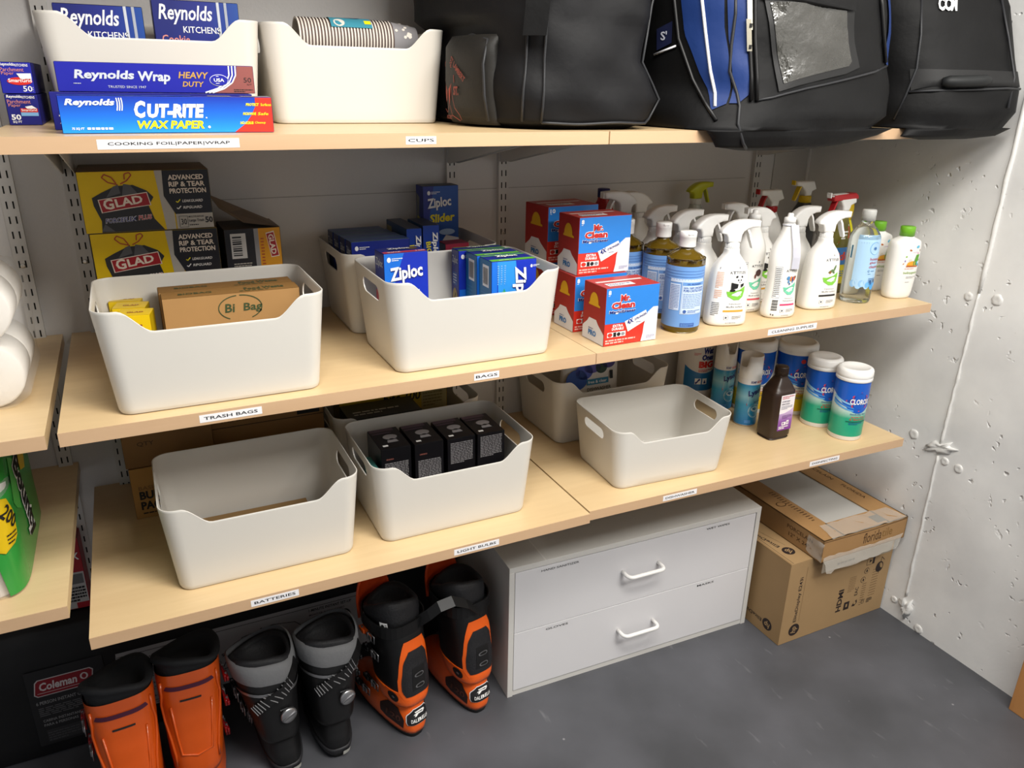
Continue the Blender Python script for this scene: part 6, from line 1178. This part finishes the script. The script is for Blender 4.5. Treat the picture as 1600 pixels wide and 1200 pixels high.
# bag one: boxy black bag with end pocket
t = thing('sports_bag', 'boxy black equipment bag beside the cups bin with red print on its end pocket', 'sports bag', (0, 0, 0), 0, 'sports bags on the top shelf')
b = MB(); L = lambda fl, fr, br, bl, l1, l2: [fl, ((fl[0]+fr[0])/2, (fl[1]+fr[1])/2-.012), fr, br, bl, l1, l2]
lv = [(zb, L((.945, -.54), (1.175, -.535), (1.19, -.05), (.87, -.05), (.862, -.30), (.875, -.45))),
      (zb+.012, L((.93, -.565), (1.215, -.56), (1.21, -.03), (.85, -.03), (.846, -.30), (.855, -.48))),
      (zb+.06, L((.928, -.572), (1.245, -.565), (1.23, -.025), (.845, -.03), (.842, -.30), (.852, -.49))),
      (zb+.13, L((.932, -.570), (1.185, -.56), (1.21, -.025), (.845, -.03), (.840, -.30), (.858, -.49))),
      (zb+.193, L((.934, -.566), (1.20, -.55), (1.20, -.025), (.845, -.03), (.844, -.29), (.862, -.49))),
      (zb+.215, L((.934, -.565), (1.21, -.55), (1.20, -.025), (.806, -.03), (.822, -.29), (.862, -.49))),
      (zb+.27, L((.934, -.558), (1.235, -.54), (1.20, -.025), (.80, -.03), (.815, -.29), (.866, -.48))),
      (zb+.42, L((.94, -.53), (1.24, -.51), (1.22, -.03), (.80, -.03), (.82, -.28), (.875, -.45))), (zb+.45, L((.97, -.50), (1.20, -.48), (1.19, -.06), (.84, -.06), (.85, -.28), (.90, -.42)))]
rs1 = softloft(b, lv, NYG, 3, .0055, 7, 5); b.build('bag_body', t)
g1 = G(rs1)
for pts in ([(-4.6, .012+.03*k) for k in range(14)], [(-7.3, .014+.03*k) for k in range(14)], [(-4.6+1.1*k, .012) for k in range(14)]+[(10.4, .020), (10.8, .035), (10.9, .06), (10.9, .09), (10.9, .13), (10.9, .18), (10.9, .24), (10.9, .30)]):
    b = MB(); seam(b, [g1(u, z, 1) for u, z in pts], .0028); b.build('piping', t)
b = MB(); P2 = lambda o: [(.862-o, -.475), (.832-o, -.44), (.815-o, -.36), (.818-o, -.30), (.850-o*.2, -.285), (.88, -.30), (.88, -.45)]
softloft(b, [(zb+.004, P2(-.012)), (zb+.02, P2(0)), (zb+.09, P2(.006)), (zb+.155, P2(.004)), (zb+.176, P2(-.012))], mat('#1b1a18', .6, bump=.3, scale=40), 2, .0015, 4); pk = b.build('end_pocket', t)
b = MB(); seam(b, [(.845, -.468, zb+.012), (.838, -.463, zb+.06), (.836, -.460, zb+.12), (.848, -.455, zb+.165), (.838, -.40, zb+.176), (.832, -.33, zb+.165)], .0032); b.build('pocket_zipper', pk)
b = MB(); pf = lambda u, v, l: Vector((.8125+.00028*0-.0006*l-.010*0+(.024 if u < .0 else 0)*0+(-(u-.06)**2*-1.6), -.295-u, zb+v))
b.pr_text(pf, 'COLLEGE', .012, .116, .045, .011, BRICK, .02, 0, 2, -.05); b.pr_text(pf, 'ST LAMBERT', .050, .128, .075, .012, BRICK, .02, 0, 2, -.62)
b.pr_poly(pf, [(.038, .108), (.046, .112), (.052, .085), (.044, .04), (.037, .07)], mat('#a5402f', .6), 2); b.pr_poly(pf, [(.018, .085), (.028, .08), (.030, .055), (.022, .045), (.016, .065)], BRICK, 2); b.pr_text(pf, 'ST.', .066, .060, .024, .018, BRICK, .04, 0, 2)
b.pr_line(pf, [(.012, .09), (.030, .078), (.040, .04), (.030, .025), (.014, .032)], .0016, BRICK, 2); b.pr_line(pf, [(.050, .10), (.058, .06), (.072, .035), (.095, .022), (.105, .012)], .0016, BRICK, 2); b.pr_line(pf, [(.046, .04), (.060, .02), (.10, .010)], .0016, BRICK, 2); b.pr_text(pf, 'HOCKEY', .025, .012, .035, .008, BRICK, .02, 0, 2); b.pr_line(pf, [(.068, .10), (.07, .085)], .003, BRICK, 2); b.build('pocket_print', pk)
b = MB(); b.ribbon([(.905, -.560, zb+.30), (.902, -.562, zb+.22), (.898, -.560, zb+.17)], (.035, -.03, 0), .003, NYB); b.build('strap', t)
# bag two: blue and black bag with a clear pocket, sagging over the shelf edge
t = thing('sports_bag', 'blue and black equipment bag with clear window pocket sagging over the top shelf edge', 'sports bag', (0, 0, 0), 0, 'sports bags on the top shelf')
Q = lambda fl, fm, fr, br, bl, l1: [fl, fm, fr, br, bl, l1]
b = MB(); lv = [(zb-.042, Q((1.36, -.638), (1.45, -.650), (1.56, -.642), (1.54, -.628), (1.45, -.626), (1.38, -.628))),
      (zb-.034, Q((1.30, -.648), (1.46, -.668), (1.66, -.652), (1.66, -.620), (1.45, -.620), (1.30, -.620))),
      (zb-.014, Q((1.285, -.652), (1.47, -.680), (1.79, -.655), (1.74, -.6175), (1.45, -.6175), (1.285, -.6175))),
      (zb+.001, Q((1.265, -.652), (1.48, -.684), (1.83, -.660), (1.80, -.6175), (1.45, -.6175), (1.27, -.6175))),
      (zb+.0012, Q((1.262, -.652), (1.48, -.684), (1.83, -.660), (1.77, -.10), (1.27, -.10), (1.25, -.45))),
      (zb+.03, Q((1.282, -.645), (1.50, -.690), (1.885, -.668), (1.79, -.06), (1.25, -.06), (1.235, -.42))),
      (zb+.08, Q((1.318, -.640), (1.50, -.678), (1.892, -.660), (1.79, -.05), (1.25, -.05), (1.232, -.42))),
      (zb+.15, Q((1.318, -.632), (1.50, -.668), (1.875, -.652), (1.79, -.05), (1.25, -.05), (1.228, -.42))),
      (zb+.27, Q((1.295, -.622), (1.50, -.655), (1.852, -.640), (1.78, -.05), (1.25, -.05), (1.222, -.42))),
      (zb+.40, Q((1.29, -.60), (1.50, -.62), (1.80, -.60), (1.74, -.06), (1.27, -.06), (1.235, -.40))), (zb+.44, Q((1.34, -.55), (1.50, -.56), (1.70, -.55), (1.70, -.12), (1.32, -.12), (1.29, -.36)))]
rs2 = softloft(b, lv, NYB, 3, .0045, 11, 4, keep=lambda x, y, z: z > zb+.002 or y < -.63); b.build('bag_body', t)
g2 = G(rs2)
b = MB(); panel(b, g2, [(-7.5, .30), (-3.6, .30), (-3.8, .20), (-3.1, .055), (-4.2, .040), (-5.9, .110), (-7.2, .19)], NAVY, 1, 12, 18); panel(b, g2, [(-3.4, .30), (-1.7, .30), (-1.9, .18), (-1.5, .068), (-2.1, .055), (-2.9, .055), (-3.5, .18)], NAVY, 1, 8, 16); b.build('blue_end_panel', t)
b = MB(); panel(b, g2, [(10.15, .14), (10.9, .14), (11.1, .22), (11.1, .30), (10.2, .30), (10.1, .22)], NAVY, 1, 4, 12); b.build('blue_side_stripe', t)
b = MB(); seam(b, [g2(u, z, 2) for u, z in ((-5.7, .30), (-5.6, .26), (-5.4, .19), (-5.0, .115), (-4.5, .075), (-4.0, .048))], .0036, mat('#dcdde2', .4)); b.build('white_piping', t)
ZPM = mat('#0b0b0c', .45)
for pts in (((-8.1, .30), (-8.0, .265), (-7.7, .18), (-6.5, .10), (-5.0, .055), (-3.4, .020)), ((-1.5, .30), (-1.55, .26), (-1.7, .18), (-1.5, .105), (-1.1, .060)), ((-1.0, .30), (-1.05, .26), (-1.2, .18), (-1.0, .105), (-.6, .060)), ((9.3, .30), (9.3, .26), (9.5, .20), (9.9, .145))):
    b = MB(); seam(b, [g2(u, z, 2) for u, z in pts], .0045, ZPM); b.build('zipper', t)
for u0, z0, z1 in ((-1.75, .155, .215), (-1.6, .195, .262)):
    b = MB(); p = g2(u0, z1, 8); q = g2(u0-.08, z0, 8); b.ribbon([p, p.lerp(q, .5), q], (.0095, -.004, 0), .003, mat('#c9c2ae', .3, .75)); b.box((q.x-.003, q.y-.0026, q.z+.004), (q.x+.003, q.y-.0005, q.z+.012), K); b.build('zip_pull', t)
b = MB(); seam(b, [g2(u, z, 1) for u, z in ((-.6, .060), (.7, .066), (2.0, .075), (3.6, .085), (5.2, .095), (7.0, .108), (8.6, .122), (10.2, .138))], .0028); b.build('piping', t)
b = MB(); seam(b, [g2(u, z, 1) for u, z in ((-2.7, .28), (-2.8, .225), (-3.3, .165), (-3.4, .115), (-2.6, .075), (-1.9, .05), (-1.4, .015), (-1.0, -.025), (-.9, -.036))], .0034); b.build('piping', t)
b = MB(); panel(b, g2, [(-.25, .262), (6.8, .262), (7.6, .124), (1.2, .078), (.4, .16)], mat('#0e0e0f', .5), 2); panel(b, g2, [(.25, .25), (6.35, .25), (7.1, .135), (1.6, .094), (.9, .16)], mat('#34332f', .07, bump=1.0, scale=26, spec=1), 4, 16, 16); b.build('window_pocket', t)
b = MB(); panel(b, g2, [(-.4, .245), (6.9, .240), (6.95, .30), (-.4, .30)], NYB, 9, 10, 4); b.build('pocket_flap', t)
b = MB(); panel(b, g2, [(-9.6, .158), (-8.3, .168), (-8.2, .215), (-9.6, .205)], NAVD, 1, 4, 4); b.pr_text(lambda u, v, l: g2(u, v, 2+l), "S'", -9.2, .178, .55, .018, mat('#b9bcc9', .5), .02, 0, 1); seam(b, [g2(-9.8, .150, 2), g2(-7.9, .166, 2)], .0022, mat('#dcdde2', .4)); b.build('end_badge', t)
# bag three: plain black holdall at the wall
t = thing('sports_bag', 'plain black holdall with padded handle at the right, against the concrete wall', 'sports bag', (0, 0, 0), 0, 'sports bags on the top shelf')
b = MB(); lv = [(zb-.026, Q((1.93, -.634), (2.02, -.640), (2.12, -.636), (2.11, -.626), (2.02, -.624), (1.94, -.626))),
      (zb-.018, Q((1.86, -.645), (2.02, -.672), (2.20, -.670), (2.17, -.6195), (2.02, -.6185), (1.87, -.6195))),
      (zb+.001, Q((1.885, -.650), (2.04, -.695), (2.232, -.690), (2.20, -.619), (2.02, -.6185), (1.88, -.6185))),
      (zb+.0012, Q((1.885, -.650), (2.04, -.695), (2.232, -.690), (2.20, -.10), (1.89, -.10), (1.875, -.45))),
      (zb+.04, Q((1.885, -.648), (2.05, -.712), (2.2375, -.715), (2.225, -.06), (1.87, -.06), (1.86, -.45))),
      (zb+.09, Q((1.89, -.640), (2.05, -.706), (2.2375, -.712), (2.228, -.05), (1.86, -.05), (1.852, -.45))),
      (zb+.16, Q((1.885, -.625), (2.04, -.680), (2.2375, -.685), (2.225, -.05), (1.85, -.05), (1.838, -.43))),
      (zb+.28, Q((1.875, -.595), (2.03, -.645), (2.225, -.650), (2.20, -.05), (1.84, -.05), (1.825, -.42))), (zb+.40, Q((1.87, -.55), (2.02, -.59), (2.19, -.58), (2.16, -.08), (1.86, -.08), (1.85, -.38))), (zb+.43, Q((1.92, -.48), (2.01, -.49), (2.10, -.48), (2.10, -.15), (1.92, -.15), (1.91, -.34)))]
rs3 = softloft(b, lv, NYB, 3, .0035, 21, 4, keep=lambda x, y, z: (z > zb+.002 or y < -.64) and x < 2.15); b.build('bag_body', t); g3 = G(rs3)
b = MB(); panel(b, g3, [(-4.2, .134), (9.6, .134), (9.6, .096), (-4.2, .086)], mat('#101011', .6), 1, 24, 4); b.build('webbing', t)
b = MB(); b.tube([g3(-1.0+.62*k, .106+.0006*k, 3+(4, 9, 12, 13, 13, 13, 13, 12, 9, 4)[k]) for k in range(10)], [.009]+[.0135]*8+[.009], mat('#17191a', .6), 12); b.build('padded_handle', t)
for pts in (((-2.3, .30), (-2.8, .21), (-3.5, .135), (-4.6, .08), (-5.6, .02)), ((8.0, .30), (8.5, .21), (8.5, .12), (7.5, .05)), ((-4.4, .083), (-2, .086), (1, .089), (4, .092), (7, .094), (9.4, .094))):
    b = MB(); seam(b, [g3(u, z, 1) for u, z in pts], .003); b.build('piping', t)
b = MB(); b.pr_text(lambda u, v, l: g3(u, v, 1+l), 'CCM', -.6, .262, 2.4, .03, W, .05, .25, 1); b.build('brand_print', t)
